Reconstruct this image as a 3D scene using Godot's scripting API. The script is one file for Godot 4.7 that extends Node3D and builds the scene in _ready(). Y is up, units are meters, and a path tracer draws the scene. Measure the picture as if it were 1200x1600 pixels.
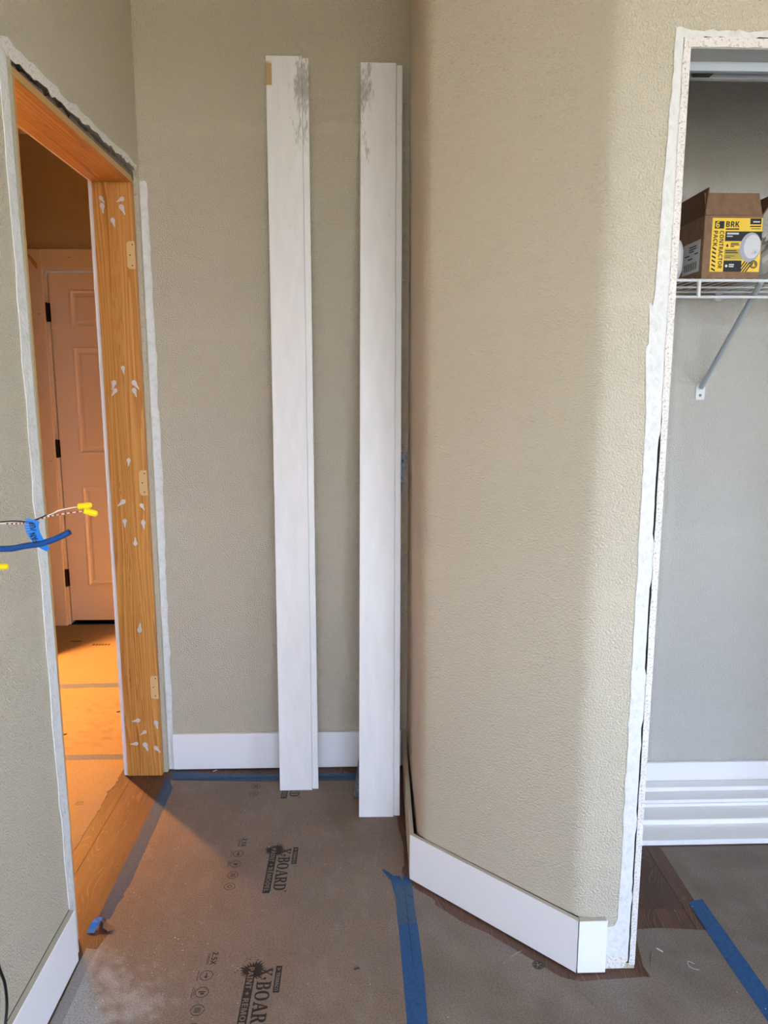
extends Node3D

# ------------------------------------------------------------------ helpers
var rng := RandomNumberGenerator.new()
var used := {}
var M := {}
# tiny marks and strokes that are joined into one part each
const JOINED := ["small_print", "shadow_gap", "crease", "red_stripe", "crack", "gap", "pencil_mark", "nail_scar", "hole", "screw_hole", "smudged_print", "dark_spot", "caption_line", "grip_rib", "tear_line", "seal_petal", "barcode", "black_panels", "splatter", "alarm_grille", "printed_icon", "seal_flame"]

const LEFT := -0.717      # room face of the wall with the doorway
const HALL := -0.855      # its hall face
const BACK := -2.613      # room face of the back wall of the alcove
const FRONT := -1.601     # room face of the closet wall
const CEIL := 2.74
const LAMP := 0.37         # the hall lamp
const LAMP_COLOR := Color(1.0, 0.655, 0.325)


func numbered(n: String) -> String:
	if not used.has(n):
		used[n] = 0
		return n
	used[n] += 1
	return "%s_%03d" % [n, used[n]]


func tag(o: Node3D, label: String, category: String, group := "", kind := "") -> Node3D:
	o.set_meta("label", label)
	o.set_meta("category", category)
	if group:
		o.set_meta("group", group)
	if kind:
		o.set_meta("kind", kind)
	return o


func thing(called: String, label: String, category: String, at := Vector3.ZERO, group := "", kind := "") -> Node3D:
	var o := Node3D.new()
	o.name = numbered(called)
	add_child(o)
	o.position = at
	tag(o, label, category, group, kind)
	return o


func tool() -> SurfaceTool:
	var st := SurfaceTool.new()
	st.begin(Mesh.PRIMITIVE_TRIANGLES)
	return st


func obj(called: String, st: SurfaceTool, m: Material, parent: Node = self) -> MeshInstance3D:
	var o := MeshInstance3D.new()
	o.name = numbered(called) if parent == self else called
	o.mesh = st.commit()
	o.mesh.surface_set_material(0, m)
	if called in JOINED:
		o.set_meta("kind", "stuff")
	parent.add_child(o, true)
	return o


func shared(called: String, mesh: Mesh, parent: Node, at := Transform3D()) -> MeshInstance3D:
	var o := MeshInstance3D.new()
	o.name = called
	o.mesh = mesh
	o.transform = at
	parent.add_child(o, true)
	return o


func struct(called: String, st: SurfaceTool, m: Material, label: String, category: String) -> MeshInstance3D:
	var o := obj(called, st, m)
	tag(o, label, category, "", "structure")
	return o


func face(st: SurfaceTool, pts: Array, n: Vector3) -> void:
	# a convex face; wound clockwise as seen from the side n points to
	var c: Vector3 = (pts[1] - pts[0]).cross(pts[2] - pts[0])
	var flip := c.dot(n) > 0.0
	for i in range(1, pts.size() - 1):
		var t := [pts[0], pts[i], pts[i + 1]]
		if flip:
			t = [pts[0], pts[i + 1], pts[i]]
		for p in t:
			st.set_normal(n)
			st.add_vertex(p)


func box(st: SurfaceTool, lo: Vector3, hi: Vector3, b := 0.0, xf := Transform3D()) -> void:
	# a box with chamfered edges
	var c := (lo + hi) / 2.0
	var h := (hi - lo) / 2.0
	b = minf(b, minf(h.x, minf(h.y, h.z)) * 0.8)
	for ax in 3:
		var u := (ax + 1) % 3
		var v := (ax + 2) % 3
		for s in [-1.0, 1.0]:
			var n := Vector3.ZERO
			n[ax] = s
			var q := []
			for k in [[-1, -1], [1, -1], [1, 1], [-1, 1]]:
				var p := c
				p[ax] += s * h[ax]
				p[u] += k[0] * (h[u] - b)
				p[v] += k[1] * (h[v] - b)
				q.append(xf * p)
			face(st, q, (xf.basis * n).normalized())
	if b <= 0.0:
		return
	for ax in 3:
		var u := (ax + 1) % 3
		var v := (ax + 2) % 3
		for su in [-1.0, 1.0]:
			for sv in [-1.0, 1.0]:
				var n := Vector3.ZERO
				n[u] = su
				n[v] = sv
				var q := []
				for k in [[-1, 0], [1, 0], [1, 1], [-1, 1]]:
					var p := c
					p[ax] += k[0] * (h[ax] - b)
					p[u] += su * (h[u] - (b if k[1] else 0.0))
					p[v] += sv * (h[v] - (0.0 if k[1] else b))
					q.append(xf * p)
				face(st, q, (xf.basis * n).normalized())
	for sx in [-1.0, 1.0]:
		for sy in [-1.0, 1.0]:
			for sz in [-1.0, 1.0]:
				var s := Vector3(sx, sy, sz)
				var q := []
				for k in 3:
					var p := h - Vector3(b, b, b)
					p[k] = h[k]
					q.append(xf * (c + s * p))
				face(st, q, (xf.basis * s).normalized())


func prism(st: SurfaceTool, poly: PackedVector2Array, xf: Transform3D, h: float, smooth := 22.0) -> void:
	# a polygon in the x-y plane of xf pushed out along its z by h
	if Geometry2D.is_polygon_clockwise(poly):
		poly.reverse()
	var tri := Geometry2D.triangulate_polygon(poly)
	var nz := xf.basis.z.normalized()
	for i in range(0, tri.size(), 3):
		var q := [poly[tri[i]], poly[tri[i + 1]], poly[tri[i + 2]]]
		face(st, [xf * Vector3(q[0].x, q[0].y, h), xf * Vector3(q[1].x, q[1].y, h), xf * Vector3(q[2].x, q[2].y, h)], nz)
		face(st, [xf * Vector3(q[0].x, q[0].y, 0), xf * Vector3(q[1].x, q[1].y, 0), xf * Vector3(q[2].x, q[2].y, 0)], -nz)
	var n := poly.size()
	var en := []
	for i in n:
		var d: Vector2 = (poly[(i + 1) % n] - poly[i]).normalized()
		en.append(Vector2(d.y, -d.x))
	var lim := cos(deg_to_rad(smooth))
	for i in n:
		var j := (i + 1) % n
		var e: Vector2 = en[i]
		var a: Vector2 = en[(i + n - 1) % n]
		var b: Vector2 = en[j]
		var ni: Vector2 = (a + e).normalized() if a.dot(e) > lim else e
		var nj: Vector2 = (b + e).normalized() if b.dot(e) > lim else e
		var wi := (xf.basis * Vector3(ni.x, ni.y, 0)).normalized()
		var wj := (xf.basis * Vector3(nj.x, nj.y, 0)).normalized()
		var p := [xf * Vector3(poly[i].x, poly[i].y, 0), xf * Vector3(poly[i].x, poly[i].y, h), xf * Vector3(poly[j].x, poly[j].y, h), xf * Vector3(poly[j].x, poly[j].y, 0)]
		for k in [0, 1, 2, 0, 2, 3]:
			st.set_normal(wi if k < 2 else wj)
			st.add_vertex(p[k])


func lathe(st: SurfaceTool, prof: Array, xf: Transform3D, seg := 16, sharp := false) -> void:
	# prof: Vector2(radius, height along z); runs upwards along z, outside to the right
	for k in prof.size() - 1:
		var a: Vector2 = prof[k]
		var b: Vector2 = prof[k + 1]
		var d := (b - a).normalized()
		for i in seg:
			var t0 := TAU * i / seg
			var t1 := TAU * (i + 1) / seg
			var c := [cos(t0), sin(t0), cos(t1), sin(t1)]
			var p := [Vector3(a.x * c[0], a.x * c[1], a.y), Vector3(b.x * c[0], b.x * c[1], b.y), Vector3(b.x * c[2], b.x * c[3], b.y), Vector3(a.x * c[2], a.x * c[3], a.y)]
			var n0 := Vector3(d.y * c[0], d.y * c[1], -d.x)
			var n1 := Vector3(d.y * c[2], d.y * c[3], -d.x)
			for q in [0, 1, 2, 0, 2, 3]:
				st.set_normal((xf.basis * (n0 if q < 2 else n1)).normalized())
				st.add_vertex(xf * p[q])


func tube(st: SurfaceTool, pts: Array, r: float, seg := 10, r_end := -1.0) -> void:
	var rings := []
	var nrm := []
	var up := Vector3.UP
	for i in pts.size():
		var t: Vector3 = (pts[mini(i + 1, pts.size() - 1)] - pts[maxi(i - 1, 0)]).normalized()
		if i == 0 and absf(t.dot(up)) > 0.9:
			up = Vector3.RIGHT
		var s := t.cross(up).normalized()
		up = s.cross(t).normalized()
		var rr := r if r_end < 0 else lerpf(r, r_end, float(i) / (pts.size() - 1))
		var ring := []
		var nn := []
		for k in seg:
			var a := TAU * k / seg
			var d := s * cos(a) + up * sin(a)
			nn.append(d)
			ring.append(pts[i] + d * rr)
		rings.append(ring)
		nrm.append(nn)
	for i in pts.size() - 1:
		for k in seg:
			var k2 := (k + 1) % seg
			var p := [rings[i][k], rings[i][k2], rings[i + 1][k2], rings[i + 1][k]]
			var n := [nrm[i][k], nrm[i][k2], nrm[i + 1][k2], nrm[i + 1][k]]
			var g: Vector3 = (p[1] - p[0]).cross(p[3] - p[0])
			var order := [0, 1, 2, 0, 2, 3] if g.dot(n[0]) < 0 else [0, 2, 1, 0, 3, 2]
			for q in order:
				st.set_normal(n[q])
				st.add_vertex(p[q])
	face(st, rings[0], (pts[0] - pts[1]).normalized())
	face(st, rings[-1], (pts[-1] - pts[-2]).normalized())


func curve(pts: Array, n := 8) -> Array:
	# Catmull-Rom through the points
	var o := []
	for i in pts.size() - 1:
		var a: Vector3 = pts[maxi(i - 1, 0)]
		var d: Vector3 = pts[mini(i + 2, pts.size() - 1)]
		for k in n:
			o.append(pts[i].cubic_interpolate(pts[i + 1], a, d, float(k) / n))
	o.append(pts[-1])
	return o


func ring(st: SurfaceTool, c: Vector2, r0: float, r1: float, xf: Transform3D, h: float, seg := 24) -> void:
	var m := Transform3D(Basis(), Vector3(c.x, c.y, 0))
	lathe(st, [Vector2(r0, h), Vector2(r0, 0.0), Vector2(r1, 0.0), Vector2(r1, h), Vector2(r0, h)], xf * m, seg)


func rect2(x0: float, y0: float, x1: float, y1: float) -> PackedVector2Array:
	return PackedVector2Array([Vector2(x0, y0), Vector2(x1, y0), Vector2(x1, y1), Vector2(x0, y1)])


func ngon(c: Vector2, rx: float, ry: float, n := 16, a0 := 0.0) -> PackedVector2Array:
	var p := PackedVector2Array()
	for i in n:
		p.append(c + Vector2(rx * cos(TAU * i / n), ry * sin(TAU * i / n)).rotated(a0))
	return p


func on_floor(y: float) -> Transform3D:    # polygon points are (x, -z)
	return Transform3D(Basis(Vector3(1, 0, 0), Vector3(0, 0, -1), Vector3(0, 1, 0)), Vector3(0, y, 0))


func on_left(x: float) -> Transform3D:     # polygon points are (-z, y), face towards +x
	return Transform3D(Basis(Vector3(0, 0, -1), Vector3(0, 1, 0), Vector3(1, 0, 0)), Vector3(x, 0, 0))


func on_back(z: float) -> Transform3D:     # polygon points are (x, y), face towards +z
	return Transform3D(Basis(), Vector3(0, 0, z))


func fl(pts: Array) -> PackedVector2Array:  # x, z pairs given flat
	var o := PackedVector2Array()
	for i in range(0, pts.size(), 2):
		o.append(Vector2(pts[i], -pts[i + 1]))
	return o


func jag(a: Vector2, b: Vector2, step: float, amp: float) -> Array:
	# points from a to just before b along a torn line
	var n := maxi(1, int(a.distance_to(b) / step))
	var d := (b - a).normalized().orthogonal()
	var o := [a]
	for i in range(1, n):
		o.append(a.lerp(b, (i + rng.randf_range(-0.3, 0.3)) / n) + d * rng.randfn(0.0, amp))
	return o


func lettering(called: String, text: String, parent: Node, xf: Transform3D, w: float, h: float, m: Material, bold := true, font := "Droid Sans") -> void:
	# text that fills a w by h rectangle whose lower left corner is xf's origin
	var f := SystemFont.new()
	f.font_names = PackedStringArray([font])
	f.font_weight = 700 if bold else 400
	var t := TextMesh.new()
	t.text = text
	t.font = f
	t.font_size = 48
	t.pixel_size = 0.001
	t.depth = 0.01
	t.curve_step = 2.0
	t.material = m
	var bb := t.get_aabb()
	var s := Vector3(w / bb.size.x, h / bb.size.y, 0.04)
	var o := MeshInstance3D.new()
	o.name = called
	o.mesh = t
	o.transform = xf * Transform3D(Basis.from_scale(s), -Vector3(bb.position.x * s.x, bb.position.y * s.y, bb.position.z * s.z))
	parent.add_child(o, true)


# ------------------------------------------------------------------ materials
func mat(color: Color, rough := 0.6, metal := 0.0) -> StandardMaterial3D:
	var m := StandardMaterial3D.new()
	m.albedo_color = color
	m.roughness = rough
	m.metallic = metal
	return m


func noise(freq: float, seed_ := 1, oct := 3, kind := FastNoiseLite.TYPE_SIMPLEX_SMOOTH) -> FastNoiseLite:
	var n := FastNoiseLite.new()
	n.noise_type = kind
	n.frequency = freq
	n.seed = seed_
	n.fractal_octaves = oct
	return n


func bumps(freq: float, size := 512, strength := 4.0, seed_ := 3, oct := 2) -> NoiseTexture2D:
	var t := NoiseTexture2D.new()
	t.noise = noise(freq, seed_, oct)
	t.width = size
	t.height = size
	t.seamless = true
	t.as_normal_map = true
	t.bump_strength = strength
	return t


func tri(m: StandardMaterial3D, scale: Vector3, world := true) -> StandardMaterial3D:
	m.uv1_triplanar = true
	m.uv1_world_triplanar = world
	m.uv1_scale = scale
	m.uv1_triplanar_sharpness = 8.0
	return m


func mottled(freq: float, size: int, stops: Array, seed_ := 5, oct := 4) -> NoiseTexture2D:
	var g := Gradient.new()
	var off := PackedFloat32Array()
	var col := PackedColorArray()
	for s in stops:
		off.append(s[0])
		col.append(s[1])
	g.offsets = off
	g.colors = col
	var t := NoiseTexture2D.new()
	t.noise = noise(freq, seed_, oct)
	t.width = size
	t.height = size
	t.seamless = true
	t.color_ramp = g
	return t


func pine_image() -> ImageTexture:
	var w := 256
	var h := 1024
	var im := Image.create(w, h, false, Image.FORMAT_RGB8)
	var n1 := noise(0.9, 11, 2)
	var n2 := noise(26.0, 12, 2)
	var light := Color(0.86, 0.625, 0.33)
	var mid := Color(0.79, 0.535, 0.245)
	var late := Color(0.58, 0.335, 0.12)
	for y in h:
		var v := float(y) / h * 2.1
		for x in w:
			var u := float(x) / w
			# the heart of the board runs up its middle; rings widen into cathedrals at both sides
			var warp := n1.get_noise_2d(u * 1.8, v * 0.75) * 0.42 + n1.get_noise_2d(u * 4.0, v * 1.6 + 9.0) * 0.06
			var s := u - 0.46 + warp * (0.22 + absf(u - 0.46))
			var r := (s * 27.0 if absf(s) < 0.15 else signf(s) * 4.05 + (s - signf(s) * 0.15) * 8.0) + n2.get_noise_2d(u * 2.0, v * 0.03) * 0.25
			var f := fposmod(r, 1.0)
			var c := light.lerp(mid, smoothstep(0.0, 0.8, f))
			var straight := 1.0 - smoothstep(0.12, 0.22, absf(s))
			c = c.lerp(late, smoothstep(0.70, 0.90, f) * (1.0 - smoothstep(0.93, 1.0, f)) * lerpf(0.34, 0.8, straight))
			c = c * (1.0 + 0.07 * n2.get_noise_2d(u * 9.0, v * 0.35))
			im.set_pixel(x, y, c)
	return ImageTexture.create_from_image(im)


func oak_image() -> ImageTexture:
	# cerused oak: brown with pale open grain that runs down the picture
	var w := 512
	var h := 1024
	var im := Image.create(w, h, false, Image.FORMAT_RGB8)
	var n1 := noise(1.0, 21, 2)
	var n2 := noise(1.0, 22, 3)
	var base := Color(0.385, 0.265, 0.20)
	var pale := Color(0.54, 0.41, 0.33)
	var deep := Color(0.30, 0.20, 0.145)
	for y in h:
		var v := float(y) / h
		for x in w:
			var u := float(x) / w
			var warp := n1.get_noise_2d(u * 3.2, v * 2.2) * 0.11 + n1.get_noise_2d(u * 9.0, v * 5.0) * 0.008
			var f := fposmod((u + warp) * 78.0, 1.0)
			var c := base.lerp(deep, clampf(0.45 + 0.9 * n2.get_noise_2d(u * 6.0, v * 1.6), 0.0, 1.0))
			var g := smoothstep(0.66, 0.86, f) * (1.0 - smoothstep(0.93, 1.0, f)) * clampf(0.55 + 1.3 * n2.get_noise_2d(u * 40.0, v * 7.0), 0.0, 1.0)
			c = c.lerp(pale, clampf(g, 0.0, 0.75))
			c = c.lerp(deep, clampf(n2.get_noise_2d(u * 150.0, v * 5.0) * 0.7, 0.0, 0.3))
			im.set_pixel(x, y, c)
	return ImageTexture.create_from_image(im)


func scuffed(seed_: int, side: float, spot := false) -> StandardMaterial3D:
	# white paint; the top end of the board is scuffed grey along one side (side: where across, 0..1)
	var w := 128
	var h := 1024
	var im := Image.create(w, h, false, Image.FORMAT_RGB8)
	var n := noise(1.0, seed_, 4)
	for y in h:
		var v := float(y) / h             # 0 at the top of the board
		for x in w:
			var u := float(x) / w
			var c := Color(0.975, 0.968, 0.955)
			if v < 0.22:
				var reach := (1.0 - smoothstep(0.05, 0.19, v)) * (1.0 - smoothstep(0.0, 0.42, absf(u - side)))
				var k := n.get_noise_2d(u * 3.0 + 7.0, v * 16.0) + 0.8 * n.get_noise_2d(u * 26.0, v * 75.0)
				c = c.lerp(Color(0.45, 0.43, 0.41), clampf(reach * 0.85 + k * 0.8 - 0.62, 0.0, 0.45))
				if spot and u < 0.16 and v < 0.036:
					var e := n.get_noise_2d(u * 30.0, v * 300.0) * 0.5 + smoothstep(0.003, 0.011, v)
					c = c.lerp(Color(0.78, 0.63, 0.40), clampf(e * 1.6 - 0.4 - 5.0 * maxf(0.0, u - 0.10), 0.0, 0.9))
			c = c * (1.0 + 0.02 * n.get_noise_2d(u * 3.0, v * 14.0))
			im.set_pixel(x, y, c)
	var m := mat(Color.WHITE, 0.45)
	m.albedo_texture = ImageTexture.create_from_image(im)
	return m


func make_materials() -> void:
	# painted, orange-peel textured drywall
	var peel := bumps(0.10, 1024, 6.0, 4, 2)
	var wall := tri(mat(Color(0.795, 0.757, 0.668), 0.55), Vector3(1.55, 1.55, 1.55))
	wall.normal_enabled = true
	wall.normal_texture = peel
	wall.normal_scale = 0.95
	M.wall = wall
	var cw := wall.duplicate()
	cw.albedo_color = Color(0.79, 0.775, 0.735)
	M.closet_wall = cw
	M.ceiling = tri(mat(Color(0.93, 0.92, 0.89), 0.8), Vector3(1.5, 1.5, 1.5))
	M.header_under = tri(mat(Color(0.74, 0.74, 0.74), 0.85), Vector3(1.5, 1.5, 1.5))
	# bare drywall mud
	var mud := tri(mat(Color(0.90, 0.90, 0.885), 0.85), Vector3(4, 4, 4))
	mud.albedo_texture = mottled(0.03, 256, [[0.0, Color(0.93, 0.925, 0.91)], [0.42, Color(0.98, 0.98, 0.975)], [1.0, Color(1, 1, 1)]], 8)
	mud.normal_enabled = true
	mud.normal_texture = bumps(0.06, 256, 2.0, 9, 3)
	M.mud = mud
	var plaster := tri(mat(Color(0.93, 0.91, 0.88), 0.95), Vector3(9, 9, 9))
	plaster.albedo_texture = mottled(0.05, 256, [[0.0, Color(0.72, 0.69, 0.66)], [0.22, Color(0.90, 0.885, 0.865)], [0.36, Color(1, 1, 1)], [1.0, Color(1, 1, 1)]], 18)
	plaster.normal_enabled = true
	plaster.normal_texture = bumps(0.09, 256, 4.0, 19, 3)
	M.plaster = plaster
	var gyp := plaster.duplicate()
	gyp.albedo_color = Color(0.52, 0.48, 0.44)
	M.gypsum = gyp
	M.crack = mat(Color(0.09, 0.075, 0.06), 0.95)
	# trim paint
	M.trim = mat(Color(0.965, 0.96, 0.95), 0.42)
	M.trim_back = mat(Color(0.70, 0.66, 0.58), 0.6)
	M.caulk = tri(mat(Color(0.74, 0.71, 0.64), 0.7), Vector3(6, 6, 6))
	var door := mat(Color(0.94, 0.93, 0.915), 0.4)
	M.door = door
	M.bronze = mat(Color(0.16, 0.11, 0.09), 0.4, 0.7)
	# wood
	var pine := tri(mat(Color(1, 1, 1), 0.42), Vector3(7.87, 0.476, 7.87))
	pine.albedo_texture = pine_image()
	pine.uv1_offset = Vector3(0.73, 0.0, 0.2)
	M.pine = pine
	var head := pine.duplicate()
	head.uv1_scale = Vector3(7.87, 7.87, 0.476)
	M.pine_head = head
	M.pine_edge = tri(mat(Color(0.80, 0.63, 0.40), 0.6), Vector3(4, 4, 4))
	M.fresh_pine = mat(Color(0.88, 0.73, 0.50), 0.6)
	var oak_t := oak_image()
	M.oak = []
	for k in 3:
		var o := tri(mat([Color(1, 1, 1), Color(0.90, 0.88, 0.86), Color(1.0, 0.95, 0.90)][k], 0.5), Vector3(1.6, 1.6, 0.9))
		o.albedo_texture = oak_t
		o.uv1_offset = Vector3(0.37 * k, 0, 0.23 * k)
		M.oak.append(o)
	M.slab = mat(Color(0.40, 0.37, 0.33), 0.9)
	# kraft floor board
	var speck := mottled(0.17, 512, [[0.0, Color(0.70, 0.69, 0.68)], [0.42, Color(0.92, 0.915, 0.91)], [0.58, Color(0.96, 0.96, 0.96)], [1.0, Color(1.1, 1.1, 1.1)]], 31, 4)
	var crease := bumps(0.006, 512, 5.0, 33, 4)
	var kraft := tri(mat(Color(1, 1, 1), 0.62), Vector3(2.1, 2.1, 2.1))
	kraft.vertex_color_use_as_albedo = true
	kraft.albedo_texture = speck
	kraft.normal_enabled = true
	kraft.normal_texture = crease
	kraft.normal_scale = 0.35
	M.kraft = kraft
	M.kraft_letter = mat(Color(0.50, 0.425, 0.365), 0.7)
	M.ink = mat(Color(0.13, 0.13, 0.135), 0.7)
	M.ink_thin = mat(Color(0.20, 0.18, 0.17), 0.7)
	# tapes
	var tp := tri(mat(Color(0.13, 0.345, 0.545), 0.62), Vector3(9, 9, 9))
	tp.albedo_texture = mottled(0.03, 256, [[0.0, Color(0.78, 0.82, 0.86)], [0.5, Color(0.95, 0.95, 0.95)], [1.0, Color(1, 1, 1)]], 41)
	tp.normal_enabled = true
	tp.normal_texture = bumps(0.08, 256, 2.0, 42)
	M.tape = tp
	var dusty := tp.duplicate()
	dusty.albedo_color = Color(0.24, 0.36, 0.48)
	M.tape_dusty = dusty
	M.tape_bright = mat(Color(0.14, 0.50, 0.84), 0.55)
	var grey := tp.duplicate()
	grey.albedo_color = Color(0.36, 0.42, 0.60)
	M.tape_grey = grey
	# small things
	M.blue_pvc = mat(Color(0.03, 0.27, 0.52), 0.35)
	M.yellow = mat(Color(0.98, 0.84, 0.02), 0.4)
	M.wire_white = mat(Color(0.88, 0.85, 0.80), 0.5)
	M.wire_red = mat(Color(0.52, 0.10, 0.10), 0.5)
	M.wire_black = mat(Color(0.06, 0.05, 0.05), 0.5)
	M.black = mat(Color(0.025, 0.025, 0.027), 0.4)
	var zinc := tri(mat(Color(0.55, 0.56, 0.57), 0.42, 0.85), Vector3(8, 8, 8))
	zinc.albedo_texture = mottled(0.04, 256, [[0.0, Color(0.6, 0.6, 0.6)], [1.0, Color(1, 1, 1)]], 51)
	M.zinc = zinc
	M.shelf_white = mat(Color(0.88, 0.89, 0.89), 0.35)
	M.steel = mat(Color(0.74, 0.77, 0.79), 0.4, 0.3)
	var card := tri(mat(Color(0.60, 0.47, 0.36), 0.8), Vector3(6, 6, 6))
	card.albedo_texture = mottled(0.02, 256, [[0.0, Color(0.86, 0.84, 0.82)], [1.0, Color(1, 1, 1)]], 61)
	M.card = card
	M.card_in = mat(Color(0.46, 0.34, 0.24), 0.85)
	M.label_yellow = mat(Color(0.96, 0.80, 0.03), 0.4)
	M.label_olive = mat(Color(0.72, 0.62, 0.06), 0.4)
	M.label_white = mat(Color(0.84, 0.84, 0.84), 0.5)
	M.label_grey = mat(Color(0.66, 0.67, 0.72), 0.5)
	M.filler = mat(Color(0.84, 0.82, 0.80), 0.8)
	var bag := mat(Color(0.86, 0.86, 0.84), 0.4)
	bag.backlight_enabled = true
	bag.backlight = Color(0.5, 0.5, 0.48)
	M.bag = bag


# ------------------------------------------------------------------ scene
func _ready() -> void:
	rng.seed = 7
	# ---- camera, sky, lamp, exposure
	var cam := Camera3D.new()
	cam.name = "camera"
	cam.fov = rad_to_deg(2.0 * atan(800.0 / 1170.0))
	cam.position = Vector3(0, 1.40, 0)
	cam.rotation = Vector3(deg_to_rad(-9.47), deg_to_rad(-1.78), deg_to_rad(-0.03))
	cam.near = 0.05
	cam.far = 60.0
	add_child(cam)
	cam.current = true

	var sky_m := ProceduralSkyMaterial.new()
	sky_m.sky_top_color = Color(0.62, 0.73, 0.92)
	sky_m.sky_horizon_color = Color(0.90, 0.92, 0.95)
	sky_m.ground_horizon_color = Color(0.67, 0.66, 0.62)
	sky_m.ground_bottom_color = Color(0.575, 0.56, 0.52)
	sky_m.sky_energy_multiplier = 1.0
	var sky := Sky.new()
	sky.sky_material = sky_m
	var env := Environment.new()
	env.background_mode = Environment.BG_SKY
	env.sky = sky
	env.background_energy_multiplier = 1.0
	env.tonemap_mode = Environment.TONE_MAPPER_LINEAR
	env.tonemap_exposure = 21.0
	env.sdfgi_enabled = true
	env.ssao_enabled = true
	env.ssil_enabled = true
	var we := WorldEnvironment.new()
	we.name = "environment"
	we.environment = env
	add_child(we)

	make_materials()
	build_floor()
	build_room()
	build_doorway()
	build_hall()
	build_closet()
	build_baseboards()
	build_sheets()
	build_tapes()
	build_leaning()
	build_wires()
	build_debris()


func build_floor() -> void:
	var st := tool()
	box(st, Vector3(-2.75, -0.15, -4.5), Vector3(3.35, -0.0125, 3.15))
	var f := struct("floor", st, M.slab, "brown oak plank floor seen in the gaps between the paper sheets", "floor")
	var pitch := 0.19
	for k in range(-18, 14):
		var x0 := 0.682 + pitch * k
		var cuts := [-4.35]
		var z := -4.35 + 0.35 + fposmod(k * 0.617, 1.0) * 1.4
		while z < 2.9:
			if (k != 0 or absf(z + 1.807) > 0.5) and not (k in [-8, -9] and z > -2.9 and z < -1.4):
				cuts.append(z)
			z += 1.75
		if k == 0:
			cuts.append(-1.807)
			cuts.sort()
		cuts.append(3.0)
		for i in cuts.size() - 1:
			var s := tool()
			box(s, Vector3(maxf(x0 + 0.0003, -2.6), -0.012, cuts[i] + 0.0003), Vector3(minf(x0 + pitch - 0.0003, 3.2), 0.0, cuts[i + 1] - 0.0003), 0.0005)
			obj("plank", s, M.oak[posmod(k * 2 + i, 3)], f)


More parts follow.
